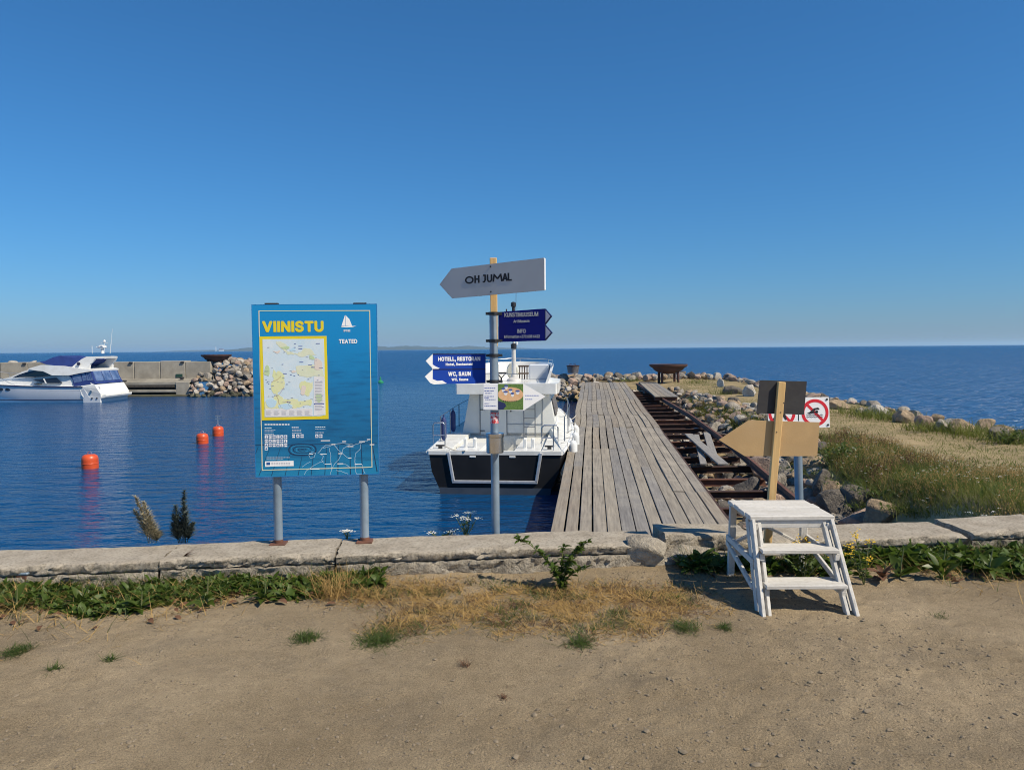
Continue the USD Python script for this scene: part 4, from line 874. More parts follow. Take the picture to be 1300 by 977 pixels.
obj('coaming', wall_path(path[::-1], 2.54, hts, -0.07, 0.12), M_white, cr, smooth=35)
rail = np.array([(x * 0.98, y, 2.54 + h + 0.10) for (x, y), h in zip(path, hts)]); obj('flybridge_rail', tube(rail, 0.014, 6), M_steel, cr, smooth=60)
for i in (1, 3, 5, 7, 9): obj('rail_post', tube([(rail[i][0], rail[i][1], rail[i][2] - 0.11), rail[i]], 0.012, 6), M_steel, cr)
obj('console', xf(bx(0.42, 1.02, 5.3, 5.75, 2.55, 3.02, 0.03), rx=0.0), mat('console_grey', (0.60, 0.63, 0.66), rough=0.4), cr)
M_cream = mat('cream_vinyl', (0.55, 0.54, 0.45), (0.48, 0.47, 0.39), 4, 0.6)
obj('seat_cushion', xf(lathe([(0.01, -0.05), (0.15, -0.05), (0.18, 0), (0.15, 0.05), (0.01, 0.05)], 18), (-0.02, 4.6, 2.84), rx=math.pi / 2, s=np.array([1.0, 1.4, 1.0])), M_cream, cr, smooth=50)
obj('helm_chair', cat(*[beam((0.16 + 0.075 * k, 4.9, 2.58), (0.16 + 0.075 * k, 4.95, 2.98), 0.03, 0.03) for k in range(4)], bx(0.12, 0.44, 4.6, 4.95, 2.74, 2.78), bx(0.12, 0.44, 4.9, 4.98, 2.95, 3.0)), mat('dark_wood_slats', (0.10, 0.07, 0.05), rough=0.6), cr)
obj('side_table', cat(bx(-0.42, -0.1, 3.6, 3.9, 2.80, 2.83), beam((-0.38, 3.75, 2.8), (-0.26, 3.75, 2.66), 0.03, 0.03), beam((-0.14, 3.75, 2.8), (-0.26, 3.75, 2.66), 0.03, 0.03), bx(-0.28, -0.24, 3.73, 3.77, 2.54, 2.68)), M_black, cr)
for x in (-0.26, -0.9): obj('aft_rail', tube([(x, 3.0, 2.54), (x, 3.0, 3.08)], 0.013, 6), M_dark_steel, cr)
obj('aft_rail', tube([(-1.2, 3.0, 2.80), (0.3, 3.0, 2.80)], 0.012, 6), M_dark_steel, cr)
obj('fly_bench', bx(-1.05, -0.45, 4.2, 5.6, 2.54, 2.78, 0.04), M_white_in, cr)
M_mast = mat('mast_paint', (0.55, 0.54, 0.52), (0.45, 0.44, 0.42), 5, 0.5)
obj('mast', tube([(0.05, 4.3, 2.54), (0.05, 4.3, 3.55), (0.05, 4.3, 3.56), (0.05, 4.3, 4.55)], [0.075, 0.06, 0.04, 0.032], 12), M_mast, cr, smooth=50)
obj('mast_fitting', lathe([(0.02, 0), (0.085, 0.0), (0.085, 0.14), (0.05, 0.16), (0.02, 0.16)], 14, (0.05, 4.3, 3.5)), M_black, cr, smooth=40)
obj('mast_base', lathe([(0.22, 0), (0.2, 0.06), (0.1, 0.12), (0.08, 0.2)], 14, (0.05, 4.3, 2.55)), M_mast, cr, smooth=40)
obj('masthead_light', lathe([(0.01, 0), (0.06, 0), (0.07, 0.06), (0.045, 0.08), (0.045, 0.2), (0.075, 0.22), (0.075, 0.32), (0.02, 0.36), (0.01, 0.36)], 14, (0.05, 4.3, 4.52)), M_black, cr, smooth=40)
obj('whip_antenna', tube([(0.12, 4.3, 4.55), (0.14, 4.3, 5.6)], [0.008, 0.004], 5), M_dark_steel, cr)
obj('spreader', tube([(-0.06, 4.3, 4.5), (0.05, 4.3, 4.62), (0.16, 4.3, 4.48)], 0.012, 5), M_dark_steel, cr)
obj('anchor_light', lathe([(0.01, 0), (0.03, 0), (0.03, 0.08), (0.01, 0.1)], 10, (0.14, 4.3, 3.62)), M_white, cr)
# rails and stanchions
def rail_frame(pts, mids, parent): 
    obj('stern_rail', tube(pts, 0.018, 8), M_steel, parent, smooth=60)
    for a, b in mids: obj('rail_post' if abs(a[2] - b[2]) > 0.1 else 'mid_rail', tube([a, b], 0.015, 6), M_steel, parent)
rail_frame([(-1.52, 0.1, 1.05), (-1.52, 0.1, 1.66), (-1.48, 0.1, 1.72), (-1.27, 0.12, 1.72), (-1.23, 0.12, 1.66), (-1.23, 0.12, 1.05)], [((-1.52, 0.1, 1.42), (-1.23, 0.12, 1.42)), ((-1.28, 0.4, 1.05), (-1.28, 0.4, 1.72))], cr)
rail_frame([(1.13, 0.12, 1.05), (1.13, 0.12, 1.6), (1.19, 0.12, 1.66), (1.5, 0.14, 1.66), (1.52, 0.14, 1.6), (1.52, 0.14, 1.05)], [((1.13, 0.12, 1.36), (1.52, 0.14, 1.36)), ((1.41, 0.13, 1.05), (1.41, 0.13, 1.66))], cr)
M_fender_blue = mat('navy_fender', (0.02, 0.035, 0.13), rough=0.7)
def fender_prof(r, h): return [(0.01, 0), (r * 0.6, 0.02), (r, 0.1), (r, h - 0.1), (r * 0.6, h - 0.02), (0.02, h), (0.02, h + 0.06)]
for y in (1.6, 3.2, 4.6, 6.2):
    for s in (-1, 1):
        w = np.interp(y, [r[0] for r in Cst], [r[1] for r in Cst]) - 0.06; z = np.interp(y, [r[0] for r in Cst], [r[2] for r in Cst])
        obj('stanchion', tube([(s * w, y, z), (s * w, y, z + 0.72)], 0.016, 6), M_dark_steel, cr)
    w = np.interp(y, [r[0] for r in Cst], [r[1] for r in Cst]) - 0.1; z = np.interp(y, [r[0] for r in Cst], [r[2] for r in Cst])
    if y in (1.6, 3.2, 6.2): obj('stowed_fender', lathe(fender_prof(0.075, 0.62), 12, (-w + 0.02, y + 0.12, z + 0.08)), M_fender_blue, cr, smooth=50)
for s in (-1, 1):
    ln = sheer_line(Cst, dz=0.72, dw=-0.06, side=s, axis_u=False, u0=1.6, u1=10.1); obj('life_line', tube(ln, 0.010, 5), M_dark_steel, cr)
M_fender = mat('white_fender', (0.68, 0.69, 0.68), (0.58, 0.60, 0.6), 3, 0.5)
for y, z, m_ in ((0.9, 0.42, M_fender_blue), (1.7, 0.85, M_fender), (3.0, 0.92, M_fender), (5.2, 0.9, M_fender)):
    w = np.interp(y, [r[0] for r in Cst], [r[1] for r in Cst])
    obj('fender', lathe(fender_prof(0.115, 0.55), 16, (w + 0.15, y, z - 0.28)), m_, cr, smooth=50)
    obj('fender_line', tube([(w + 0.14, y, z + 0.32), (w + 0.06, y, max(1.16, z + 0.34)), (w - 0.1, y + 0.05, 1.14)], 0.01, 5), M_rope, cr)
for x, y in ((1.3, 0.35), (-1.4, 0.4)):
    obj('cleat', cat(bx(x - 0.12, x + 0.12, y - 0.025, y + 0.025, 1.11, 1.15, 0.015), bx(x - 0.05, x + 0.05, y - 0.02, y + 0.02, 1.04, 1.12)), M_black, cr)
# mooring ropes are lines of their own
def sag(p, q, d, n=12):
    t = np.linspace(0, 1, n)[:, None]; p, q = np.asarray(p), np.asarray(q); w = p * (1 - t) + q * t; w[:, 2] -= 4 * d * (t * (1 - t))[:, 0]; return w
a = on_y(716, 523, 24.2); b = np.array([pier_left(29.0) + 0.05, 29.0, pier_z(29) + 0.02])
o = thing('mooring_rope', 'pale mooring rope slanting from the cruiser up to the pier edge', 'rope'); obj('line', tube(sag(a, b, 0.18), 0.016, 6), M_rope, o)
o = thing('mooring_rope', 'short slack rope lying over the stern deck of the cruiser', 'rope', (-0.433, 18.4, WATER_Z), PRZ); obj('line', tube(sag((-1.25, 0.15, 1.16), (-0.7, -0.05, 1.06), 0.05), 0.013, 6), M_rope, o)
# ================================================================ SIGNS
M_sign_white = mat('sign_white', (0.50, 0.515, 0.52), (0.45, 0.465, 0.47), 3, 0.75, spec=0.3)
M_print_white = mat('print_white', (0.80, 0.80, 0.80), rough=0.6)
M_ink = mat('black_ink', (0.012, 0.012, 0.016), rough=0.6)
M_navy_sign = mat('navy_sign', (0.006, 0.012, 0.19), (0.005, 0.010, 0.165), 3, 0.75, spec=0.2)
M_blue_sign = mat('blue_sign', (0.004, 0.05, 0.36), (0.005, 0.043, 0.31), 3, 0.7, spec=0.25)
M_pine = mat('pine_wood', (0.60, 0.40, 0.17), (0.50, 0.31, 0.12), 1.0, 0.7, stretch=(30, 30, 2.0), bump=0.2, bscale=2, c3=(0.52, 0.34, 0.15), s3=6)
class Face:
    """a vertical board facing the camera side: local x along it, z up, -y outward"""
    def __init__(s, px, py, y, deg):
        s.o = on_y(px, py, y); s.a = math.radians(deg); s.ux = np.array([math.cos(s.a), math.sin(s.a), 0]); s.n = np.array([math.sin(s.a), -math.cos(s.a), 0])
    def at(s, px, py):
        p = on_plane(px, py, s.o, s.n) - s.o; return (float(p @ s.ux), float(p[2]))
    def poly(s, pts): return Polygon([s.at(*p) for p in pts])
    def thing(s, name, label, c, **k): return thing(name, label, c, tuple(s.o), s.a, **k)
def lines(parent, name, poly_list, y, t, m): obj(name, cat(*[plate(p, y - t, y) for p in poly_list if p.area > 1e-8]), m, parent, kind='stuff')

# ---------------------------------------------------------------- signpost
PY = 5.74
pole = thing('signpost', 'grey galvanised pole with a pine batten on top, carrying the direction signs', 'signpost', tuple(on_y(629.5, 690, PY)))
po = on_y(629.5, 690, PY)
def pz(py): return on_y(628, py, PY)[2] - po[2]
top = on_y(626.5, 397, PY) - po; bt = on_y(626.3, 327.5, PY) - po
obj('pole', tube([(0, 0, -0.9), tuple(top)], 0.031, 16), M_galv, pole, smooth=50)
obj('batten', beam((top[0] + 0.003, 0.004, top[2] - 0.25), tuple(bt), 0.052, 0.045, 0.004, up=(0, 1, 0)), M_pine, pole)
for py in (398, 432.5, 451, 484): obj('clamp', cat(lathe([(0.031, -0.012), (0.037, -0.012), (0.037, 0.012), (0.031, 0.012)], 16, (top[0] * pz(py) / top[2], 0, pz(py))), bx(0.03, 0.062, -0.008, 0.008, pz(py) - 0.010, pz(py) + 0.010), bx(-0.06, -0.03, -0.008, 0.008, pz(py) - 0.01, pz(py) + 0.01)), M_black, pole, smooth=40)
M_sticker = mat('red_white_sticker', (0.55, 0.04, 0.05), (0.6, 0.55, 0.55), 60, 0.6, contrast=(0.48, 0.52))
obj('sticker', lathe([(0.0312, pz(537)), (0.032, pz(537)), (0.032, pz(523)), (0.0312, pz(523))], 20, (top[0] * pz(530) / top[2], 0, 0)), M_sticker, pole, smooth=40)
q = on_y(628.5, 574, PY - 0.05)
can = thing('ash_can', 'round stainless steel ash can fixed to the signpost', 'ash can', (q[0], q[1] - 0.02, q[2]))
h = on_y(628, 548, PY)[2] - q[2]
obj('body', lathe([(0.01, 0), (0.060, 0), (0.064, 0.006), (0.064, h - 0.03), (0.062, h - 0.028)], 28), M_steel, can, smooth=40)
obj('lid', lathe([(0.066, h - 0.032), (0.068, h - 0.026), (0.068, h - 0.004), (0.064, h), (0.01, h)], 28), M_steel, can, smooth=40)
obj('bracket', bx(-0.015, 0.015, 0.03, 0.09, -0.012, h * 0.5), M_black, can)

f = Face(626, 355, PY - 0.06, -27)
s = f.thing('direction_sign', 'pale grey wooden arrow sign reading OH JUMAL pointing left', 'sign')
obj('board', plate(f.poly([(558.7, 361.2), (574, 341), (691.0, 327.3), (692, 368.4), (574.6, 378.6)]), -0.009, 0.009), M_sign_white, s)
obj('edge_strip', bx(f.at(691.5, 348)[0] + 0.0005, f.at(691.5, 348)[0] + 0.003, -0.009, 0.009, f.at(692, 367.5)[1], f.at(691, 328)[1]), M_print_white, s)
x0, z0 = f.at(591.5, 360.3); x1, z1 = f.at(650.8, 356); _, zt = f.at(592, 350.5); H = abs(zt - z0) * 0.98; slope = 0.0
lw = H * 0.155
def glyph(lines_, w):
    return unary_union([LineString(l).buffer(0.098, cap_style=2, join_style=1) if len(l) > 1 else Point(l[0]) for l in lines_])
def ell(cx, cy, rx, ry): return [(cx + rx * math.cos(t), cy + ry * math.sin(t)) for t in np.linspace(0, 2 * math.pi, 33)]
G = [('O', [ell(0.52, 0.47, 0.45, 0.40)], 1.12), ('H', [[(0.12, 0), (0.12, 1)], [(0.58, 0), (0.58, 1)], [(0.12, 0.5), (0.58, 0.5)]], 0.72), (' ', [], 0.34),
     ('J', [[(0.05, 0.93), (0.36, 0.93)], [(0.30, 1), (0.30, 0.28), (0.2, 0.09), (0.0, 0.08)]], 0.50), ('U', [[(0.1, 1), (0.1, 0.3), (0.2, 0.1), (0.34, 0.07), (0.48, 0.1), (0.58, 0.3), (0.58, 1)]], 0.70),
     ('M', [[(0.08, 0), (0.22, 1)], [(0.2, 0.92), (0.62, 0.35)], [(0.60, 0.35), (1.0, 0.92)], [(0.98, 1), (1.14, 0)]], 1.2),
     ('A', [[(0.06, 0), (0.32, 0.98)], [(0.30, 0.98), (0.56, 0)], [(0.15, 0.3), (0.48, 0.3)]], 0.62), ('L', [[(0.1, 1), (0.1, 0.0775)], [(0.05, 0.0775), (0.5, 0.0775)]], 0.52)]
tw = sum(g[2] for g in G); sc = (x1 - x0) / tw; cx = 0.0; polys = []
for ch, ls, w in G:
    if ls: obj('letter', plate(affinity.affine_transform(glyph(ls, w), [sc, 0, 0, H, x0 + cx * sc, z0 + (z1 - z0) * (cx / tw)]), -0.0105, -0.0092), M_ink, s)
    cx += w
for px, py in ((623.5, 338.5), (624, 370.5)): x, z = f.at(px, py); obj('screw', xf(lathe([(0.001, 0), (0.006, 0), (0.006, 0.003), (0.001, 0.004)], 10), (x, -0.009, z), rx=math.pi / 2), M_black, s)

M_frame_navy = mat('sign_edge_navy', (0.006, 0.012, 0.08), rough=0.5)
M_arrow_grey = mat('arrow_grey', (0.40, 0.43, 0.55), rough=0.55)
def kunst(label, yt0, yt1, yb0, yb1, tip, texts):
    f = Face(663, 413, PY - 0.05, -24); s = f.thing('direction_sign', label, 'sign')
    body = f.poly([(633.4, yt0), (692.3, yt1), (692.4, yb1), (633.6, yb0)]); obj('panel', plate(body, -0.012, 0.012), M_navy_sign, s)
    head = f.poly([(692.4, yt1), tip, (692.4, yb1)]); obj('arrow_head', plate(head, -0.011, 0.011), M_frame_navy, s)
    obj('arrow_face', plate(head.buffer(-0.006, join_style=2), -0.0125, -0.010), M_arrow_grey, s)
    for txt, pxl, pxr, pb, pt in texts:
        xa, za = f.at(pxl, pb); xb, _ = f.at(pxr, pb); _, zt = f.at(pxl, pt)
        obj('lettering', text_on(txt, xa, za, -0.0124, zt - za, xb - xa, bold=4), M_sign_white, s)
    obj('bolt', cat(*[xf(lathe([(0.001, 0), (0.005, 0), (0.005, 0.02), (0.001, 0.02)], 8), (f.at(px, yt0 - 0.5)[0], 0, f.at(px, (yt0 + yt1) / 2 - 0.3)[1] - 0.012)) for px in (643, 683)]), M_black, s)
kunst('navy arrow sign reading KUNSTIMUUSEUM pointing right, upper of two', 396.1, 391.7, 414.48, 412.08, (700.6, 401.2), [('KUNSTIMUUSEUM', 641.3, 684, 402.5, 397.2), ('Art Museum', 652.8, 672.8, 409.6, 406.0)])
kunst('navy arrow sign reading INFO pointing right, lower of two', 414.52, 412.12, 434, 432.3, (701.2, 422.2), [('INFO', 657.5, 668.3, 422.9, 417.8), ('Information +372 608 6422', 640.8, 686, 429.2, 425.6)])

def hotell(label, yt0, yt1, yb0, yb1, tip, texts, worn):
    f = Face(616, 460, PY + 0.075, 13); s = f.thing('direction_sign', label, 'sign')
    body = f.poly([(549.3, yt0), (616.2, yt1), (616.2, yb1), (549, yb0)]); obj('panel', plate(body, -0.012, 0.012), M_blue_sign, s)
    obj('arrow_head', plate(f.poly([(549.2, yt0 + 0.2), (549, yb0 - 0.2), tip]), -0.012, 0.012), M_print_white, s)
    obj('frame_strip', plate(f.poly([(549.3, yt0 - 0.4), (616.2, yt1 - 0.4), (616.2, yt1 + 0.9), (549.3, yt0 + 0.9)]), -0.0135, -0.010), M_frame_navy, s)
    obj('worn_patch', plate(f.poly(worn), -0.0131, -0.0115), M_print_white, s)
    for txt, pxl, pxr, pb, pt in texts:
        xa, za = f.at(pxl, pb); xb, _ = f.at(pxr, pb); _, zt = f.at(pxl, pt)
        obj('lettering', text_on(txt, xa, za, -0.0124, zt - za, xb - xa, bold=8), M_print_white, s)
hotell('blue arrow sign reading HOTELL, RESTORAN pointing left, upper of two', 449.0, 449.2, 468.0, 467.6, (540.4, 458.0), [('HOTELL, RESTORAN', 556.0, 609.3, 458.3, 453.0), ('Hotel, Restaurant', 565.6, 600.2, 464.0, 460.6)], [(546.5, 464), (549, 462.5), (553, 465), (558, 467.2), (556, 468), (549, 468.6)])
hotell('blue arrow sign reading WC, SAUN pointing left, lower of two', 468.4, 468.0, 487.2, 486.3, (539.2, 478.0), [('WC, SAUN', 568.8, 597.3, 477.2, 471.8), ('WC, Sauna', 573, 594, 483.2, 479.9)], [(541, 480), (549, 481), (555, 483.2), (561, 482.6), (567, 486.5), (551, 487.8), (546, 486)])

f = Face(640, 503, PY - 0.05, 4)
s = f.thing('notice_arrow', 'small white arrow board with paper notices pointing right below the signs', 'sign')
obj('board', plate(f.poly([(613.3, 486.6), (664, 486.6), (692.5, 503), (664.5, 521), (613.3, 520)]), -0.006, 0.006), M_print_white, s)
obj('paper', plate(f.poly([(613.6, 487), (631.8, 487), (631.8, 519.6), (613.6, 519.6)]), -0.0075, -0.0058), mat('paper', (0.70, 0.72, 0.76), rough=0.8), s)
M_inkblue = mat('blue_ink', (0.06, 0.10, 0.35), rough=0.8)
rng = np.random.default_rng(77); L_ = []
for py, a, b in ((492.5, 615, 629), (496, 615, 627), (499, 616, 624), (503, 615, 627), (505, 615, 621), (507, 616, 629), (512, 615, 621), (515, 615, 630)):
    xx = a
    while xx < b:
        w = rng.uniform(1.2, 3.6); L_.append(f.poly([(xx, py - 0.5), (min(b, xx + w), py - 0.5), (min(b, xx + w), py + 0.4), (xx, py + 0.4)])); xx += w + 0.6
lines(s, 'writing', L_, -0.0076, 0.0006, M_inkblue)
L_ = []
for py, a, b in ((502, 666.5, 684), (506.5, 666.5, 675.5)):
    xx = a
    while xx < b:
        w = rng.uniform(1.4, 3.0); L_.append(f.poly([(xx, py - 0.6), (min(b, xx + w), py - 0.6), (min(b, xx + w), py + 0.5), (xx, py + 0.5)])); xx += w + 0.5
lines(s, 'writing', L_, -0.0062, 0.0006, mat('pale_blue_ink', (0.25, 0.30, 0.55), rough=0.8))
ph = f.poly([(632.3, 487), (664, 487), (664.2, 519.8), (632.3, 519.8)])
pic = obj('photo_print', plate(ph, -0.0078, -0.0058), mat('lawn_print', (0.06, 0.13, 0.025), (0.13, 0.22, 0.05), 90, 0.5), s)
def pell(cx, cy, rx, ry): return f.poly([(cx + rx * math.cos(t), cy + ry * math.sin(t)) for t in np.linspace(0, 6.28, 30)]).intersection(ph)
sub = lambda n, p, y, m: obj(n, plate(p, y - 0.0005, y), m, pic)
M_tbl = mat('table_print', (0.62, 0.36, 0.18), (0.68, 0.43, 0.24), 40, 0.5)
sub('table_picture', pell(648, 500.5, 16.2, 9.2), -0.0079, M_tbl)
sub('table_shadow_picture', f.poly([(632.4, 508.5), (641, 511.5), (642.5, 515), (639, 519.3), (632.4, 519.3)]), -0.0079, mat('shade_print', (0.012, 0.02, 0.09), rough=0.5))
M_cup, M_cup2 = mat('cup_print', (0.70, 0.70, 0.72), rough=0.5), mat('plate_print', (0.06, 0.10, 0.30), rough=0.5)
for cx, cy, rx in ((639, 493.5, 2.4), (642.5, 490, 2.6), (641.8, 497.5, 2.9), (648, 495, 2.5), (650.5, 499.5, 2.4), (657, 496.5, 2.8)):
    sub('cup_picture', pell(cx, cy + 1.4, rx * 0.8, 2.6), -0.0085, M_cup); sub('plate_picture', pell(cx, cy - 0.4, rx, 1.3), -0.0091, M_cup2)
for k in range(7): sub('edge_picture', pell(639.5 + 2.6 * k, 508.6 - 0.05 * (k - 3) ** 2 + 0.4, 0.6, 0.8), -0.0085, M_ink)

# ---------------------------------------------------------------- the big information board
BD = 5.33
f = Face(400, 495, 5.33, 4.5)
ib = f.thing('information_board', 'tall blue VIINISTU information board with a yellow framed map on two posts', 'board')
outline = f.poly([(319.6, 387), (477.6, 386), (480.8, 601), (325, 605.2)])
bd_mat = usdkit.material(stage, L + 'sea_print', {
    'g': ('texture_coordinate', {}), 'x': ('separate_xyz', {}), 'mr': ('map_range', {'from_min': -0.75, 'from_max': 0.75, 'to_min': 0.0, 'to_max': 1.0, 'clamp': True}),
    'r': ('rgb_ramp', {'ramp': [(0.0, (0.012, 0.25, 0.44)), (0.12, (0.008, 0.20, 0.39)), (0.26, (0.004, 0.115, 0.27)), (0.5, (0.004, 0.15, 0.36)), (0.72, (0.004, 0.215, 0.50)), (1.0, (0.008, 0.24, 0.55))]}),
    'mp': ('mapping', {'scale': (5, 1, 38)}), 'n': ('noise_texture', {'scale': 1.0, 'detail': 4.0, 'roughness': 0.6}), 'rn': ('rgb_ramp', {'ramp': [(0.32, (0.55, 0.6, 0.65)), (0.5, (1, 1, 1)), (0.7, (1.15, 1.12, 1.1))]}),
    'wm': ('map_range', {'from_min': 0.10, 'from_max': 0.3, 'to_min': 0.75, 'to_max': 0.0, 'clamp': True}), 'mx': ('mix', {'mix_type': 'multiply'}),
    'p': ('principled_bsdf', {'roughness': 0.35, 'specular_ior_level': 0.5})},
    [('g.object', 'x.vector'), ('x.z', 'mr.value'), ('mr.result', 'r.fac'), ('g.object', 'mp.vector'), ('mp.vector', 'n.vector'), ('n.fac', 'rn.fac'), ('x.z', 'wm.value'), ('wm.result', 'mx.fac'), ('r.color', 'mx.color1'), ('rn.color', 'mx.color2'), ('mx.color', 'p.base_color')], surface='p.BSDF')
obj('panel', plate(outline, 0.0, 0.028), bd_mat, ib)
obj('side_edge', plate(outline.buffer(0.003, join_style=2).difference(outline.buffer(-0.001, join_style=2)), -0.0005, 0.0285), mat('blue_edge', (0.01, 0.16, 0.42), rough=0.4), ib)
for a in ((343.0, 697.5), (461.0, 694)):
    p = on_z(a[0] + 6 if a[0] < 400 else a[0], a[1] - 2, WALL_Z); lx = float((p - f.o) @ f.ux); ly = float((p - f.o) @ np.array([-math.sin(f.a), math.cos(f.a), 0])); lz = WALL_Z - f.o[2]
    ly = max(ly, 0.06)
    pst = obj('post', tube([(lx, ly, lz - 0.01), (lx, ly, f.at(400, 388)[1])], 0.031, 16), M_galv, ib, smooth=50)
    obj('base_plate', bx(lx - 0.055, lx + 0.055, ly - 0.055, ly + 0.055, lz - 0.015, lz + 0.012, 0.003), M_rust, ib)
    obj('rust_collar', tube([(lx, ly, lz), (lx, ly, lz + 0.035)], 0.033, 16), M_rust, ib, smooth=50)
    for zz in (0.2, -0.25): obj('rear_bracket', bx(lx - 0.05, lx + 0.05, 0.029, ly + 0.03, zz - 0.02, zz + 0.02, 0.004), M_galv, ib)
    for zz in (f.at(400, 385)[1],): obj('top_clip', bx(lx - 0.045, lx + 0.045, -0.002, 0.04, zz - 0.006, zz + 0.004, 0.002), M_black, ib)
def pfull(pts, y, t, m, name): return obj(name, plate(f.poly(pts), y - t, y), m, ib)
M_cream_line = mat('cream_line', (0.62, 0.60, 0.42), rough=0.5)
fr = f.poly([(328.7, 394.6), (469.3, 394.2), (472.2, 592.6), (333.0, 596.6)]); obj('frame_line', plate(fr.buffer(0.0028, join_style=2).difference(fr.buffer(-0.0028, join_style=2)), -0.0012, 0.0), M_cream_line, ib)
M_yellow = mat('yellow_print', (0.70, 0.58, 0.02), (0.66, 0.53, 0.02), 4, 0.45)
def word(t, pxl, pxr, pb, pt, m, y=-0.0008, name='lettering', bold=6):
    xa, za = f.at(pxl, pb); xb, zb = f.at(pxr, pb); _, zt = f.at(pxl, pt)
    return obj(name, text_on(t, xa, za, y, zt - za, xb - xa, bold=bold), m, ib)
w_ = word('VIINISTU', 333.2, 411.0, 421.6, 407.6, M_yellow, name='title', bold=8)
xa, za = f.at(333.2, 421.6); xb, _ = f.at(411, 421.6); _, zt = f.at(333.2, 407.6)
word('TEATED', 430.3, 453.5, 436.0, 430.6, M_print_white)
word('PRI', 436.5, 444.5, 421.2, 418.2, M_print_white, bold=1)
pfull([(437.8, 400.4), (438.6, 400), (438.4, 413.6), (433.6, 413.6), (436, 406)], 0, 0.001, M_print_white, 'sail_emblem'); pfull([(439.2, 400.6), (443.5, 405), (447.2, 414.0), (439.0, 413.4)], 0, 0.001, M_print_white, 'sail_emblem')
pfull([(432.8, 414.2), (452.5, 413.6), (447, 415.2), (440, 415.6), (434, 415.2)], 0, 0.001, M_print_white, 'hull_emblem')
mapy = f.poly([(329.6, 427.0), (414.6, 426.4), (417.2, 531.6), (332.6, 533.4)])
obj('map_border', plate(mapy, -0.0026, 0.0), M_yellow, ib)
sheet_ = f.poly([(333.4, 430.6), (411.3, 430.0), (413.4, 526.5), (406, 528), (336.2, 529.4)])
msea = mat('map_sea', (0.50, 0.63, 0.72), (0.60, 0.68, 0.73), 9, 0.5); mp_ = obj('map_sheet', plate(sheet_, -0.0034, -0.002), msea, ib)
M_land = mat('map_land', (0.62, 0.66, 0.34), (0.66, 0.66, 0.42), 22, 0.5); M_land2 = mat('map_land_pale', (0.64, 0.66, 0.52), (0.60, 0.64, 0.46), 20, 0.5)
M_mapw = mat('map_paper', (0.70, 0.69, 0.70), (0.64, 0.64, 0.66), 30, 0.5)
def crop8(x, y): return (320 + x / 8.125, 380 + y / 8.127)       # measured on enlargements of the board
def crop9(x, y): return (320 + x / 8.125, 490 + y / 8.125)
def wob(poly, a, seed, m=sheet_):
    p = shapely.segmentize(poly, 0.012); r = np.array(p.exterior.coords)[:-1]; c = r + a * np.stack([fbm(np.stack([r[:, 0] * 22, r[:, 1] * 22, 0 * r[:, 0] + seed], -1), 3, seed), fbm(np.stack([r[:, 0] * 22, r[:, 1] * 22, 0 * r[:, 0] + seed + 9], -1), 3, seed + 1)], -1)
    return Polygon(c).buffer(0).intersection(m)
def land(pts, m, y=-0.0036, a=0.07, seed=1): return obj('map_land', plate(wob(f.poly(pts), a, seed), y - 0.0004, y), m, mp_)
land([crop8(*p) for p in ((250, 460), (320, 455), (360, 480), (340, 525), (420, 540), (520, 550), (560, 500), (610, 500), (650, 570), (640, 590), (470, 590), (380, 580), (330, 540), (290, 480))], M_land2, seed=3)
land([crop8(*p) for p in ((200, 740), (250, 745), (300, 760), (330, 820), (335, 890))] + [crop9(*p) for p in ((335, 20), (300, 60), (260, 90), (330, 130), (480, 140), (530, 120), (610, 120), (620, 215), (140, 225), (140, 165), (210, 150), (235, 90), (225, 20))], M_land, seed=5)
land([crop8(*p) for p in ((450, 690), (600, 680), (720, 700), (735, 790), (600, 800), (460, 790))], M_land2, seed=7, a=0.05)
land([crop8(*p) for p in ((480, 870), (560, 840), (640, 850), (640, 900))] + [crop9(*p) for p in ((620, 60), (560, 90), (500, 40))], M_land, seed=9)
pm = [f.poly([crop8(640, 795), crop8(742, 795), crop9(752, 290), crop9(640, 305)]), f.poly([crop9(140, 232), crop9(620, 228), crop9(625, 305), crop9(140, 315)])]
for p in pm: obj('map_legend', plate(p.intersection(sheet_), -0.0042, -0.0036), M_mapw, mp_)
M_faint = mat('map_faint_ink', (0.35, 0.36, 0.42), rough=0.6); rng = np.random.default_rng(5); L_ = []
for py in np.arange(484, 522, 1.9): L_.append(f.poly([(400, py), (400 + rng.uniform(6, 11), py), (409.5, py + 0.5), (400, py + 0.6)]))
for col in range(6):
    for py in np.arange(520.6, 527.5, 1.4): a = 338 + col * 9.8; L_.append(f.poly([(a, py), (a + rng.uniform(4, 8), py), (a + 6, py + 0.45), (a, py + 0.45)]))
lines(mp_, 'map_writing', [p for p in L_ if p.is_valid], -0.0043, 0.0005, M_faint)
obj('map_heading', plate(f.poly([crop9(640, 178), crop9(745, 176), crop9(745, 186), crop9(640, 188)]), -0.0047, -0.0043), M_inkblue, mp_)
def road(pts, w, m, name='map_road', y=-0.0042, par=None, conv=crop9):
    ls = LineString([f.at(*conv(*p)) for p in pts]).buffer(w); obj(name, plate(ls, y - 0.0004, y), m, par or mp_)
M_mroad = mat('map_road_ink', (0.36, 0.16, 0.14), rough=0.6)
road([(250, 95), (270, 130), (280, 180), (300, 215)], 0.0009, M_mroad); road([(320, 165), (370, 165), (385, 205), (420, 222)], 0.0009, M_mroad); road([(270, 100), (300, 60), (330, 10)], 0.0009, M_mroad)
road([(200, 850), (260, 830), (300, 790)], 0.0009, M_mroad, conv=crop8)
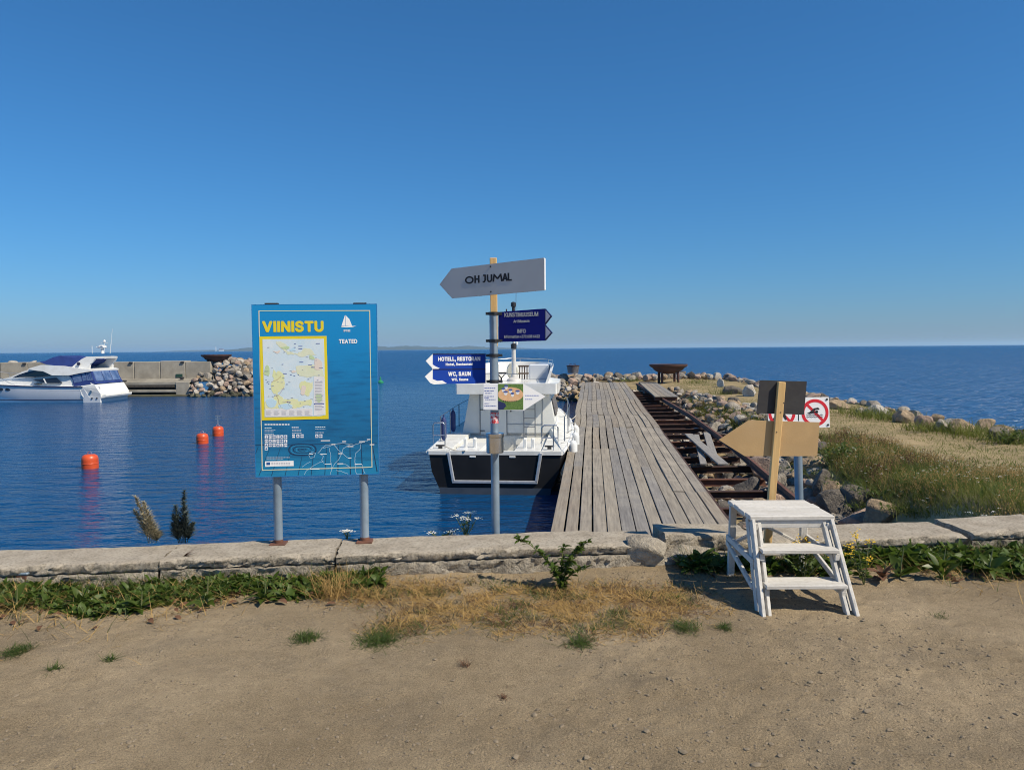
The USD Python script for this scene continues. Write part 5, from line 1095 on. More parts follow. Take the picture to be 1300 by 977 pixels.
for x, y, c in ((500, 482, crop8), (500, 508, crop8), (510, 645, crop8), (150, 742, crop8), (340, 765, crop8), (680, 455, crop8), (600, 675, crop8), (710, 705, crop8), (630, 700, crop8), (250, 95, crop9), (380, 160, crop9)):
    px, py = c(x, y); obj('map_name', plate(f.poly([(px - 2.5, py - 0.35), (px + 2.5, py - 0.35), (px + 2.5, py + 0.35), (px - 2.5, py + 0.35)]), -0.0046, -0.0042), M_inkblue, mp_)
r_ = np.random.default_rng(19); NM, SH = [], []
for _ in range(46):
    px, py = r_.uniform(336, 410), r_.uniform(433, 517); w = r_.uniform(1.2, 3.2); NM.append((f.poly([(px, py), (px + w, py), (px + w, py + 0.5), (px, py + 0.5)]).intersection(sheet_), r_.random()))
for p_, k_ in NM:
    if p_.area > 1e-7: obj('map_name', plate(p_, -0.0050, -0.0042), M_inkblue if k_ < 0.4 else M_faint, mp_)
for k_, (cx_, cy_, rx, ry) in enumerate(((352, 446, 3, 1.6), (361, 441, 6, 2), (372, 444, 5, 2.5), (403, 462, 5, 6), (396, 452, 4, 2), (345, 512, 6, 5), (384, 497, 5, 7), (404, 505, 4, 6), (362, 515, 9, 4), (372, 470, 4, 2), (340, 470, 3, 5))):
    obj('map_patch', plate(wob(Polygon([f.at(cx_ + rx * math.cos(t), cy_ + ry * math.sin(t)) for t in np.linspace(0, 6.2, 22)]), 0.05, 40 + k_), -0.0046, -0.0038), (mat('map_pink', (0.66, 0.58, 0.52), rough=0.5), mat('map_wood', (0.46, 0.58, 0.34), rough=0.5), mat('map_shallow', (0.45, 0.62, 0.74), rough=0.5))[k_ % 3], mp_)
# the text block, symbols and road map printed below
L_ = []
def bar(x0, x1, y, h, dash=0):
    if not dash: L_.append(f.poly([crop9(x0, y - h), crop9(x1, y - h - 2), crop9(x1, y + h - 2), crop9(x0, y + h)])); return
    x = x0
    while x < x1: L_.append(f.poly([crop9(x, y - h), crop9(min(x1, x + dash), y - h), crop9(min(x1, x + dash), y + h), crop9(x, y + h)])); x += dash * 1.35
bar(130, 385, 395, 6, 22); bar(130, 205, 430, 4, 14); bar(410, 480, 425, 4, 14); bar(652, 755, 420, 4, 16); bar(130, 240, 452, 1.8, 12); bar(130, 220, 468, 1.8, 12); bar(130, 225, 492, 2.4, 12); bar(412, 510, 448, 1.8, 12); bar(412, 505, 464, 1.8, 12); bar(412, 512, 485, 2.4, 12); bar(652, 755, 445, 1.8, 12); bar(652, 740, 478, 2, 12); bar(150, 390, 735, 1.6, 12); bar(150, 320, 752, 1.6, 12)
lines(ib, 'writing', L_, 0.0, 0.0008, M_print_white)
M_icon_blue = mat('icon_blue', (0.02, 0.09, 0.28), rough=0.5)
def icon(x, y, kind):
    sq = f.poly([crop9(x, y), crop9(x + 30, y), crop9(x + 30, y + 34), crop9(x, y + 34)]); o = obj('symbol', plate(sq, -0.0008, 0), M_print_white, ib)
    c = sq.centroid; r = 0.0085
    g = [unary_union([Point(c.x, c.y + r * 0.6).buffer(r * 0.3), LineString([(c.x, c.y + r * 0.2), (c.x, c.y - r)]).buffer(r * 0.28)]), LineString([(c.x - r, c.y - r * 0.5), (c.x - r * 0.3, c.y + r * 0.4), (c.x + r, c.y + r * 0.1)]).buffer(r * 0.25), Polygon([(c.x - r, c.y - r * 0.7), (c.x + r, c.y - r * 0.7), (c.x, c.y + r)]), unary_union([LineString([(c.x - r, c.y), (c.x + r, c.y)]).buffer(r * 0.22), LineString([(c.x, c.y - r), (c.x, c.y + r)]).buffer(r * 0.22)])][kind % 4]
    obj('mark', plate(g, -0.0014, -0.0008), M_icon_blue, o)
k = 0
for r_, yy in enumerate((505, 548, 590)):
    for c_ in range(6): icon(132 + c_ * 40, yy, k); k += 1 + c_ % 2
for x in (132,): icon(x, 628, 2)
for c_ in range(3): icon(413 + c_ * 44, 497, c_ + 1)
for c_ in range(2): icon(653 + c_ * 42, 497, c_ + 2)
lab = obj('sponsor_label', plate(f.poly([crop9(133, 775), crop9(428, 768), crop9(430, 822), crop9(135, 830)]), -0.001, 0), M_print_white, ib)
obj('label_emblem', plate(f.poly([crop9(148, 785), crop9(186, 784), crop9(186, 812), crop9(148, 813)]), -0.0015, -0.001), M_icon_blue, lab)
L_ = [f.poly([crop9(x, y), crop9(x + 18, y), crop9(x + 18, y + 6), crop9(x, y + 6)]) for y in (788, 802) for x in range(200, 400, 25)]; lines(lab, 'label_writing', L_, -0.001, 0.0005, M_faint)
# printed picture of boards and a coiled rope
M_pline = mat('print_dark_line', (0.003, 0.035, 0.10), rough=0.4)
for a, b in (((65, 620), (35, 700)), ((190, 620), (70, 925)), ((295, 625), (200, 925)), ((395, 690), (340, 925)), ((515, 725), (475, 920)), ((640, 640), (610, 918)), ((770, 620), (750, 918)), ((890, 612), (885, 915)), ((1010, 605), (1015, 910)), ((1125, 600), (1140, 905)), ((1240, 600), (1290, 880))):
    w = 3.2 if a[0] < 800 else 5; obj('board_line', plate(f.poly([crop9(a[0] - w * 0.6, a[1]), crop9(a[0] + w * 0.6, a[1]), crop9(b[0] + w, b[1]), crop9(b[0] - w, b[1])]).intersection(outline), -0.0006, 0), M_pline, ib)
obj('board_line', plate(f.poly([crop9(30, 604), crop9(1290, 586), crop9(1290, 592), crop9(30, 612)]).intersection(outline), -0.0005, 0), M_pline, ib)
for k, (rx, ry) in enumerate(((140, 62), (118, 50), (92, 36), (66, 24), (38, 13))):
    ring = LineString([f.at(*crop9(520 + rx * math.cos(t), 655 + ry * math.sin(t) + 5 * math.sin(3 * t))) for t in np.linspace(0.2 * k, 6.2, 40)]).buffer(0.0042 if k == 0 else 0.0025); obj('rope_picture', plate(ring, -0.0009, -0.0004), M_pline if k % 2 == 0 else mat('print_rope_light', (0.02, 0.24, 0.46), rough=0.4), ib)
M_rm = mat('road_map_line', (0.45, 0.62, 0.75), rough=0.5); RM = [
 [(540, 910), (560, 870), (620, 830), (690, 790), (735, 770)], [(520, 830), (560, 800), (600, 780)], [(590, 690), (620, 680), (655, 690), (640, 730), (600, 740), (585, 710)], [(680, 690), (720, 640), (760, 610), (840, 595), (960, 590), (1050, 605), (1110, 590), (1195, 560)],
 [(800, 640), (815, 720), (815, 800), (820, 870), (810, 910)], [(840, 600), (880, 650), (930, 690), (940, 640), (980, 615), (1010, 610)], [(930, 690), (970, 730), (1010, 745)], [(930, 690), (890, 760), (850, 800), (820, 860)], [(890, 805), (960, 805), (1000, 830), (1020, 850)],
 [(1120, 600), (1110, 650), (1070, 700), (1060, 780), (1065, 860), (1080, 905), (1130, 900)], [(1060, 805), (1130, 800), (1150, 860), (1165, 900)], [(700, 700), (740, 715), (720, 760), (735, 790)], [(870, 870), (930, 880), (990, 905)], [(730, 640), (800, 620), (830, 605)]]
for p in RM:
    ls = LineString([f.at(*crop9(*q)) for q in p]); ls = shapely.segmentize(ls, 0.01); c = np.array(ls.coords); c = c + 0.008 * np.stack([fbm(np.stack([c[:, 0] * 40, c[:, 1] * 40, 0 * c[:, 0]], -1), 2, 3), fbm(np.stack([c[:, 0] * 40, c[:, 1] * 40, 0 * c[:, 0] + 7], -1), 2, 4)], -1)
    obj('road_map_line', plate(LineString(c).buffer(0.0011), -0.0010, -0.0002), M_rm, ib)
for x, y, w in ((710, 562, 95), (1185, 550, 35), (1215, 603, 45), (985, 622, 60), (890, 695, 40), (705, 700, 65), (880, 800, 60), (1060, 805, 70), (750, 802, 65), (990, 740, 35), (600, 855, 95), (1105, 572, 60), (590, 700, 40), (930, 570, 40), (820, 600, 40)):
    obj('place_name', plate(f.poly([crop9(x, y - 4), crop9(x + w, y - 5), crop9(x + w, y + 3), crop9(x, y + 4)]), -0.0014, -0.0008), M_print_white, ib)

# ---------------------------------------------------------------- no swimming sign
f = Face(1014, 524, 6.45, 2)
ns = f.thing('prohibition_sign', 'white sign with red no diving and no swimming rings on a grey pole', 'sign')
obj('panel', plate(f.poly([(974, 504.5), (1052.2, 504.0), (1053.5, 542.2), (975.5, 544)]), -0.002, 0.002), M_print_white, ns)
M_red = mat('sign_red', (0.62, 0.015, 0.03), rough=0.5)
def disc(cx, cy, r0, r1):
    o = unary_union([Polygon([f.at(cx + r0 * math.cos(t), cy + r0 * math.sin(t)) for t in np.linspace(0, 6.28, 48)])]); i = Polygon([f.at(cx + r1 * math.cos(t), cy + r1 * math.sin(t)) for t in np.linspace(0, 6.28, 48)])
    return o.difference(i), i
for cx, cy in ((992.5, 524.2), (1034.5, 523.6)):
    ring, inn = disc(cx, cy, 17.2, 13.4); bar_ = LineString([f.at(cx - 12, cy - 12), f.at(cx + 12, cy + 12)]).buffer(0.0115)
    obj('red_ring', plate(ring, -0.0032, -0.002), M_red, ns); obj('red_bar', plate(bar_.intersection(inn), -0.0026, -0.002), M_red, ns)
def pic_(pts, name='pictogram'): obj(name, plate(f.poly(pts), -0.0038, -0.0026), M_ink, ns)
pic_([(1024, 524.5), (1028, 522.5), (1033, 518), (1038.5, 517), (1040.5, 519.5), (1039, 519.8), (1036, 519.6), (1033.5, 521.5), (1034.5, 524), (1029, 525)])
pic_([(1036.5 + 2 * math.cos(t), 522.6 + 2 * math.sin(t)) for t in np.linspace(0, 6.2, 16)], 'pictogram')
for y0 in (526.5, 529): obj('wave_mark', plate(LineString([f.at(1024 + k * 1.25, y0 + 0.7 * math.sin(k * 1.6)) for k in range(17)]).buffer(0.0022), -0.0038, -0.0026), M_ink, ns)
pic_([(983, 528), (987, 522), (992, 520), (996, 523), (999, 532), (997, 533), (993, 527), (988, 531)]); pic_([(984, 528), (988, 538), (985, 539), (981, 531)])
for px, py in ((1049.6, 506.6), (1051, 539)): x, z = f.at(px, py); obj('bolt', xf(lathe([(0.001, 0), (0.009, 0), (0.009, 0.005), (0.001, 0.007)], 10), (x, -0.002, z), rx=math.pi / 2), M_black, ns)
obj('centre_mark', plate(f.poly([(1013, 520), (1014, 520), (1014.2, 534), (1013.2, 534)]), -0.003, -0.002), M_ink, ns)
xa, za = f.at(1013.5, 506); xb, zb = f.at(1017.5, 652); obj('pole', tube([(xa + 0.0, 0.04, za + 0.02), (xb, 0.04, zb), (xb + 0.02, 0.04, zb - 0.7)], 0.034, 16), M_galv, ns, smooth=50)

# ---------------------------------------------------------------- the white step stool with the wooden stake behind it
M_chip = mat('chipped_white_paint', (0.56, 0.54, 0.50), (0.41, 0.39, 0.35), 14, 0.8, bump=0.3, bscale=50, c3=(0.30, 0.27, 0.22), s3=40, f3=0.3, stretch=(0.15, 2.2, 2.2), contrast=(0.42, 0.72))
M_leg = mat('chipped_leg_paint', (0.55, 0.53, 0.49), (0.39, 0.37, 0.33), 14, 0.8, bump=0.3, bscale=50, c3=(0.30, 0.27, 0.22), s3=40, f3=0.3, stretch=(2.2, 2.2, 0.15), contrast=(0.42, 0.72))
st = thing('step_stool', 'white weathered wooden step stool with three treads on the dirt', 'step stool', (1.70, 4.355, -0.012), math.radians(-1.0))
HW = 0.262; TOPY, TOPZ = 0.34, 0.53
def leg_line(t, s): return np.array([s * (HW + 0.008 - 0.03 * t), -0.015 + 0.33 * t, 0.0 + (TOPZ - 0.03) * t])
for s_ in (-1, 1):
    for off, yy in ((0.0, 0.0), (0.0, 0.085), (0.042, 0.03)):
        a = leg_line(0, s_); b = leg_line(1.0, s_); d = np.array([-s_ * off, yy, 0])
        obj('stringer', beam(a + d + np.array([0, 0, -0.01]), b + d, 0.021, 0.052, 0.003, up=(0, 1, 0.5)), M_leg, st)
    obj('rear_leg', beam((s_ * 0.242, 0.80, 0.0), (s_ * 0.236, 0.76, TOPZ - 0.03), 0.045, 0.034, 0.004, up=(0, 1, 0)), M_leg, st)
    obj('side_rail', beam((s_ * 0.262, 0.19, 0.275), (s_ * 0.262, 0.80, 0.28), 0.022, 0.04, 0.003), M_chip, st)
    obj('side_brace', beam((s_ * 0.266, 0.20, 0.12), (s_ * 0.266, 0.80, 0.245), 0.018, 0.036, 0.003), M_chip, st)
    for z, y in ((0.155, 0.065), (0.335, 0.165), (0.49, 0.29)): obj('tread_cleat', bx(s_ * 0.222 - 0.014, s_ * 0.222 + 0.014, y, y + 0.15, z - 0.045, z - 0.002, 0.003), M_chip, st)
for z, y0, d, w in ((0.18, 0.04, 0.185, 0.235), (0.36, 0.145, 0.185, 0.228)):
    for k in range(2): obj('tread', xf(bx(-w, w, y0 + k * (d / 2 + 0.004), y0 + (k + 1) * d / 2 - 0.004, z - 0.022, z - 0.003 * k, 0.003), (0, 0, 0)), M_chip, st)
for k in range(4):
    y0 = 0.30 + k * 0.13; obj('top_board', bx(-0.258 - 0.003 * (k % 2), 0.258 + 0.004 * (k % 3), y0, y0 + 0.117, TOPZ - 0.028, TOPZ - 0.002 * (k % 2), 0.005), M_chip, st)
obj('top_apron', bx(-0.245, 0.245, 0.312, 0.332, TOPZ - 0.075, TOPZ - 0.03, 0.003), M_chip, st)
obj('cross_brace', beam((-0.235, 0.775, TOPZ - 0.06), (0.22, 0.775, 0.24), 0.016, 0.04, 0.003, up=(0, 1, 0)), M_chip, st); obj('cross_brace', beam((0.235, 0.795, TOPZ - 0.06), (-0.22, 0.795, 0.24), 0.016, 0.04, 0.003, up=(0, 1, 0)), M_chip, st)
obj('rear_rail', bx(-0.24, 0.24, 0.785, 0.805, 0.155, 0.195, 0.003), M_chip, st)
f = Face(985, 575, 5.26, 0)
M_brown_bd = mat('brown_hardboard', (0.45, 0.295, 0.135), (0.38, 0.245, 0.11), 5, 0.75, c3=(0.50, 0.345, 0.18), s3=2.5, bump=0.1, bscale=90)
M_black_bd = mat('black_board', (0.022, 0.020, 0.022), (0.032, 0.03, 0.03), 20, 0.7)
stk = thing('wooden_stake', 'leaning pine stake standing behind the white step stool', 'stake', tuple(f.o))
a = f.at(974.5, 662); b = f.at(992.2, 484.6)
obj('batten', beam((a[0] - 0.008, 0.0, a[1] - 0.25), (b[0], 0, b[1]), 0.052, 0.032, 0.004, up=(0, 1, 0)), M_pine, stk)
bb = f.thing('blank_sign', 'square black blank board nailed to the leaning stake', 'sign'); obj('board', plate(f.poly([(966, 482.6), (1025.6, 484.2), (1021.8, 526.5), (961.6, 524.6)]), 0.017, 0.027), M_black_bd, bb)
br = f.thing('blank_sign', 'blank brown arrow board on the stake pointing left', 'sign'); obj('board', plate(f.poly([(913.5, 558.5), (951.5, 533.5), (1041.8, 536.2), (1038.8, 579.2), (946.5, 579.2)]), 0.017, 0.025), M_brown_bd, br)
for px, py in ((994, 511), (990, 523), (985, 548)): x, z = f.at(px, py); obj('nail', xf(lathe([(0.001, 0), (0.004, 0), (0.004, 0.002), (0.001, 0.003)], 8), (x, -0.016, z), rx=math.pi / 2), M_black, stk)
# ================================================================ PLANTS AND LOOSE GROUND
def blades(P, h, w, az, lean, curl, rng, nseg=3):
    """one thin curved ribbon per row of P; every blade an island"""
    n = len(P); h, w, az, lean, curl = [np.broadcast_to(a, n).astype(float) for a in (h, w, az, lean, curl)]
    d = np.stack([np.cos(az), np.sin(az)], 1); fa = az + math.pi / 2 + rng.normal(0, 0.6, n); sd = np.stack([np.cos(fa), np.sin(fa), 0 * az], 1)
    V = []
    for k in range(nseg + 1):
        t = k / nseg; ang = lean + curl * t
        r = h * (np.sin(lean) * t + np.sin(ang) * t * 0.5 * (curl != 0)); z = h * (np.cos(lean + curl * t * 0.6) * t)
        c = P + np.stack([d[:, 0] * r, d[:, 1] * r, np.maximum(z, 0.002)], 1); ww = (w * (1 - 0.92 * t ** 1.5) / 2)[:, None]
        V += [c - sd * ww, c + sd * ww]
    V = np.stack(V, 1); m = V.shape[1]; F = []
    for k in range(nseg): a = 2 * k; F += [(a, a + 1, a + 3), (a, a + 3, a + 2)]
    F = (np.array(F)[None] + (np.arange(n) * m)[:, None, None]).reshape(-1, 3); return TM(V.reshape(-1, 3), F)
def leaves(P, L_, W, az, el, droop, rng, fold=0.25, lobes=0.0):
    """broad leaves: a creased blade of five rows, one island each"""
    n = len(P); L_, W, az, el, droop = [np.broadcast_to(a, n).astype(float) for a in (L_, W, az, el, droop)]
    d = np.stack([np.cos(az), np.sin(az)], 1); s = np.stack([-np.sin(az), np.cos(az), 0 * az], 1); V = []; shape = [0.12, 0.75, 1.0, 0.72, 0.05]
    roll = rng.normal(0, 0.35, n)
    for k, wd in enumerate(shape):
        t = k / 4; e = el - droop * t; r = L_ * t * np.cos(el - droop * t * 0.5); z = L_ * t * np.sin(el - droop * t * 0.5)
        c = P + np.stack([d[:, 0] * r, d[:, 1] * r, z], 1); hw = (W * wd / 2 * (1 + lobes * rng.normal(0, 0.3, n)))[:, None]
        up = np.stack([-np.sin(e) * d[:, 0], -np.sin(e) * d[:, 1], np.cos(e)], 1); sv = s * np.cos(roll)[:, None] + up * np.sin(roll)[:, None]
        V += [c - sv * hw + up * hw * fold, c, c + sv * hw + up * hw * fold]
    V = np.stack(V, 1); m = V.shape[1]; F = []
    for k in range(4):
        for j in range(2): a = 3 * k + j; F += [(a, a + 1, a + 4), (a, a + 4, a + 3)]
    F = (np.array(F)[None] + (np.arange(n) * m)[:, None, None]).reshape(-1, 3); return TM(V.reshape(-1, 3), F)
_oct_v = np.array([(1, 0, 0), (-1, 0, 0), (0, 1, 0), (0, -1, 0), (0, 0, 1), (0, 0, -1.0)]); _oct_f = np.array([(0, 2, 4), (2, 1, 4), (1, 3, 4), (3, 0, 4), (2, 0, 5), (1, 2, 5), (3, 1, 5), (0, 3, 5)])
_ico = trimesh.creation.icosahedron()
def grains(P, s, rng, flat=0.65, base=None):
    bv, bf = (_oct_v, _oct_f) if base is None else base
    n = len(P); V = bv[None] * rng.uniform(0.7, 1.25, (n, len(bv), 1)) * np.stack([rng.uniform(0.75, 1.35, n), rng.uniform(0.7, 1.1, n), flat * rng.uniform(0.7, 1.2, n)], 1)[:, None]
    a = rng.uniform(0, 6.28, n); c, sn = np.cos(a)[:, None], np.sin(a)[:, None]
    V = np.stack([V[..., 0] * c - V[..., 1] * sn, V[..., 0] * sn + V[..., 1] * c, V[..., 2]], -1) * np.asarray(s)[:, None, None] + P[:, None]
    return TM(V.reshape(-1, 3), (bf[None] + (np.arange(n) * len(bv))[:, None, None]).reshape(-1, 3))
G_green = leaf_mat('weed_green', [(0, (0.08, 0.13, 0.02)), (0.25, (0.23, 0.25, 0.04)), (0.5, (0.44, 0.42, 0.09)), (0.72, (0.62, 0.52, 0.17)), (0.88, (0.55, 0.42, 0.18)), (1, (0.36, 0.20, 0.08))], 0.45, 0.5)
G_deep = leaf_mat('leaf_green', [(0, (0.07, 0.105, 0.016)), (0.6, (0.18, 0.22, 0.035)), (1, (0.34, 0.35, 0.075))], 0.45, 0.4)
G_straw = leaf_mat('dry_straw', [(0, (0.40, 0.26, 0.09)), (0.4, (0.66, 0.48, 0.18)), (0.8, (0.78, 0.60, 0.26)), (1, (0.32, 0.19, 0.09))], 0.2, 0.7)
G_mixed = leaf_mat('summer_grass', [(0, (0.14, 0.16, 0.03)), (0.3, (0.27, 0.27, 0.06)), (0.55, (0.42, 0.35, 0.11)), (0.85, (0.54, 0.44, 0.17)), (0.95, (0.30, 0.19, 0.08)), (1, (0.13, 0.09, 0.04))], 0.4, 0.65)
G_fresh = leaf_mat('fresh_grass', [(0, (0.07, 0.105, 0.02)), (0.6, (0.12, 0.155, 0.035)), (1, (0.24, 0.22, 0.065))], 0.42)
G_rust = leaf_mat('withered_brown', [(0, (0.13, 0.065, 0.035)), (0.5, (0.25, 0.13, 0.06)), (1, (0.38, 0.24, 0.11))], 0.15, 0.8)
G_dark = leaf_mat('dark_sprig_leaf', [(0, (0.05, 0.045, 0.025)), (0.5, (0.10, 0.085, 0.045)), (1, (0.13, 0.12, 0.05))], 0.15, 0.8)
G_grey = leaf_mat('grey_dry_herb', [(0, (0.34, 0.30, 0.20)), (0.6, (0.50, 0.44, 0.30)), (1, (0.60, 0.53, 0.37))], 0.15, 0.8)
G_bluegrey = leaf_mat('grey_green_herb', [(0, (0.08, 0.10, 0.085)), (0.6, (0.14, 0.165, 0.13)), (1, (0.22, 0.24, 0.18))], 0.2, 0.8)
M_flw_white = mat('white_petals', (0.70, 0.68, 0.60), rough=0.8); M_flw_yel = mat('yellow_petals', (0.70, 0.46, 0.03), rough=0.8)
M_stem = mat('green_stem', (0.10, 0.13, 0.04), (0.16, 0.15, 0.06), 20, 0.7)
def ground_at(x, y): return np.stack([x, y, road_z(np.asarray(x), np.asarray(y))], -1)
def on_road(pts): return np.array([on_z(px, py, 0.0) for px, py in pts])
def in_poly(poly, n, rng):
    a, b, c, d = poly.bounds; out = np.zeros((0, 2)); prep = shapely.prepared.prep(poly)
    while len(out) < n:
        q = np.stack([rng.uniform(a, c, n * 2), rng.uniform(b, d, n * 2)], 1); out = np.vstack([out, q[shapely.contains_xy(poly, q[:, 0], q[:, 1])]])
    return out[:n]
def road_poly(pts): return Polygon([tuple(p[:2]) for p in on_road(pts)]).buffer(0)

# ---- leafy weeds in a strip along the wall foot, left and right
def rosettes(C, nl, L0, L1, rng, elr=(0.2, 1.2), wr=0.42, droop=(0.3, 1.1), lobes=0.5):
    P = np.repeat(C, nl, 0) + np.concatenate([rng.normal(0, 0.012, (len(C) * nl, 2)), np.zeros((len(C) * nl, 1))], 1); n = len(P)
    Ls = rng.uniform(L0, L1, n); return leaves(P, Ls, Ls * wr * rng.uniform(0.6, 1.3, n), rng.uniform(0, 6.28, n), rng.uniform(*elr, n), rng.uniform(*droop, n), rng, lobes=lobes)
def strip(label, x0, x1, n, depth, seed, L0=0.05, L1=0.13, bias=None):
    rng = np.random.default_rng(seed); o = thing('weed_strip', label, None, kind='stuff')
    x = rng.uniform(x0, x1, n); off = (0.085 + rng.random(n) * depth) * (0.85 + 0.3 * np.sin(x * 5 + seed))
    y = wall_y(x) + 0.04 - off; C = ground_at(x, y)
    a = rng.random(n) < 0.8
    C[:, 2] += rng.uniform(0, 0.035, len(C)) * np.clip(1.3 - off / depth, 0, 1)
    obj('leaves', rosettes(C[a], 8, L0, L1, rng, elr=(0.1, 1.4), droop=(0.2, 1.5)), G_green, o, smooth=True); obj('leaves', rosettes(C[~a], 7, L0 * 0.8, L1 * 0.9, rng), G_deep, o, smooth=True)
    k = int(n * 3.5); x = rng.uniform(x0, x1, k); y = wall_y(x) + 0.05 - np.abs(rng.normal(0, 1, k)) * depth * 0.62
    obj('grass_blades', blades(ground_at(x, y), rng.uniform(0.05, 0.17, k), 0.004, rng.uniform(0, 6.28, k), rng.uniform(0.1, 0.9, k), rng.uniform(0, 1.0, k), rng), G_fresh, o)
    k = int(n * 3.6); x = rng.uniform(x0, x1, k); y = wall_y(x) + 0.03 - np.abs(rng.normal(0, 1, k)) * depth * 0.8
    obj('dry_blades', blades(ground_at(x, y), rng.uniform(0.05, 0.16, k), 0.004, rng.uniform(0, 6.28, k), rng.uniform(0.5, 1.4, k), rng.uniform(0, 0.5, k), rng), G_straw, o)
    k = int(n * 0.5); x = rng.uniform(x0, x1, k); y = wall_y(x) + 0.03 - np.abs(rng.normal(0, 1, k)) * depth * 0.7
    Ls = rng.uniform(0.04, 0.09, k); obj('withered_leaves', leaves(ground_at(x, y) + [0, 0, 0.015], Ls, Ls * 0.5, rng.uniform(0, 6.28, k), rng.uniform(0, 0.5, k), rng.uniform(0.2, 1.4, k), rng), G_rust, o, smooth=True)
    return o
strip('green leafy weeds along the foot of the wall at left', -4.2, -1.75, 600, 0.42, 1, 0.025, 0.085)
strip('thinning weeds and dry stalks at the wall foot below the blue board', -1.75, -0.85, 110, 0.26, 2, 0.035, 0.09)
strip('lush leafy weeds along the foot of the wall at far right', 2.75, 4.9, 700, 0.36, 3, 0.045, 0.13)
strip('shaded weeds behind and left of the white steps', 1.15, 2.75, 190, 0.20, 4, 0.05, 0.12)

def big_plant(px, py, label, h=0.14, n=13, L0=0.07, L1=0.14, m=None, seed=0, loc=None, wr=0.34):
    rng = np.random.default_rng(300 + seed); p = on_z(px, py, 0.0) if loc is None else np.asarray(loc)
    o = thing('weed_plant', label, 'weed', tuple(p)); ph = rng.uniform(0, 6.28)
    Ls = rng.uniform(L0, L1, n); B = np.zeros((n, 3)); B[:, 2] = rng.uniform(0, h * 0.35, n)
    az = ph + np.arange(n) * 2.4 + rng.normal(0, 0.3, n)
    for k in range(n): obj('leaf', leaves(B[k:k + 1], Ls[k], Ls[k] * wr * rng.uniform(0.8, 1.2), az[k], rng.uniform(0.3, 1.4), rng.uniform(0.4, 1.6), rng, lobes=0.8), m or G_deep, o, smooth=True)
    obj('stem', tube([(0, 0, -0.01), (0.01, 0.0, h * 0.5), (0.02, -0.01, h)], [0.006, 0.004, 0.002], 6), M_stem, o)
    return o
big_plant(20, 775, 'broad leaved weed at the far left end of the wall foot', seed=1)
big_plant(103, 772, 'broad leaved weed under the rusty stub at the left wall foot', seed=2)
big_plant(178, 780, 'weed with long arching leaves below the dark hole in the wall', seed=3, n=11)
big_plant(262, 772, 'tall leaved weed midway along the left weed strip', seed=4, h=0.2)
big_plant(335, 765, 'darker broad weed just left of the board post', seed=5)
big_plant(1142, 734, 'broad leaved weed right of the white steps', seed=6, h=0.2, L1=0.16)
big_plant(1195, 737, 'large dock plant in the middle of the right weed strip', seed=7, h=0.22, L1=0.18, n=14)
big_plant(1255, 734, 'large dark dock plant near the right edge at the wall foot', seed=8, h=0.22, L1=0.18, n=14)
big_plant(1120, 738, 'withered brown leaf cluster right of the steps', seed=9, m=G_rust, L1=0.14)
# the tall weed in front of the wall in the middle
p = on_z(712, 747, 0.0); rng = np.random.default_rng(41)
tw = thing('weed_plant', 'tall leafy weed with arching stems in front of the wall left of the pier corner', 'weed', tuple(p))
for k, (dx, dy, hh) in enumerate([(-0.30, 0.06, 0.32), (-0.16, 0.03, 0.24), (0.02, 0.02, 0.27), (0.14, 0.0, 0.26), (0.19, 0.03, 0.30), (0.07, -0.05, 0.2), (-0.06, -0.07, 0.16), (0.16, -0.06, 0.15)]):
    t = np.linspace(0, 1, 8)[:, None]; path = np.concatenate([dx * t ** 1.3, dy * t, hh * (1 - (1 - t) ** 1.6)], 1)
    s_ = obj('stem', tube(path, np.linspace(0.005, 0.002, 8), 6), M_stem, tw, smooth=60); n = 70
    tt = rng.uniform(0.05, 1, n); B = np.stack([np.interp(tt, t[:, 0], path[:, j]) for j in range(3)], 1); Ls = rng.uniform(0.02, 0.06, n)
    obj('leaves', leaves(B, Ls, Ls * 0.38, rng.uniform(0, 6.28, n), rng.uniform(-0.1, 1.1, n), rng.uniform(0.1, 0.9, n), rng, lobes=0.5), G_deep if k % 3 else G_green, s_, smooth=True)
# grass and herbs growing between the near boulders
r = np.random.default_rng(44); gp = thing('bank_weeds', 'weeds and grass growing between the boulders behind the wall', None, kind='stuff')
C_ = []
for px, py, n_, w_ in ((1062, 612, 130, 0.25), (1100, 622, 160, 0.25), (1128, 632, 200, 0.25), (1150, 655, 160, 0.2), (1096, 650, 90, 0.15), (1040, 605, 110, 0.25), (1075, 590, 160, 0.4), (1010, 600, 60, 0.25), (1065, 640, 60, 0.12)):
    p = on_shore(px, py); C_.append(p + np.stack([r.normal(0, w_, n_), r.normal(0, w_, n_), np.full(n_, 0.05)], 1))
P = np.vstack(C_); k = len(P); obj('straw_blades', blades(P, r.uniform(0.10, 0.30, k), 0.006, r.uniform(0, 6.28, k), r.uniform(0.05, 0.9, k), 0.4, r), G_mixed, gp)
P = P[::2]; k = len(P); Ls = r.uniform(0.04, 0.10, k); obj('leaves', leaves(P + [0, 0, 0.04], Ls, Ls * 0.4, r.uniform(0, 6.28, k), r.uniform(0, 1.2, k), r.uniform(0.2, 1.2, k), r), G_deep, gp, smooth=True)
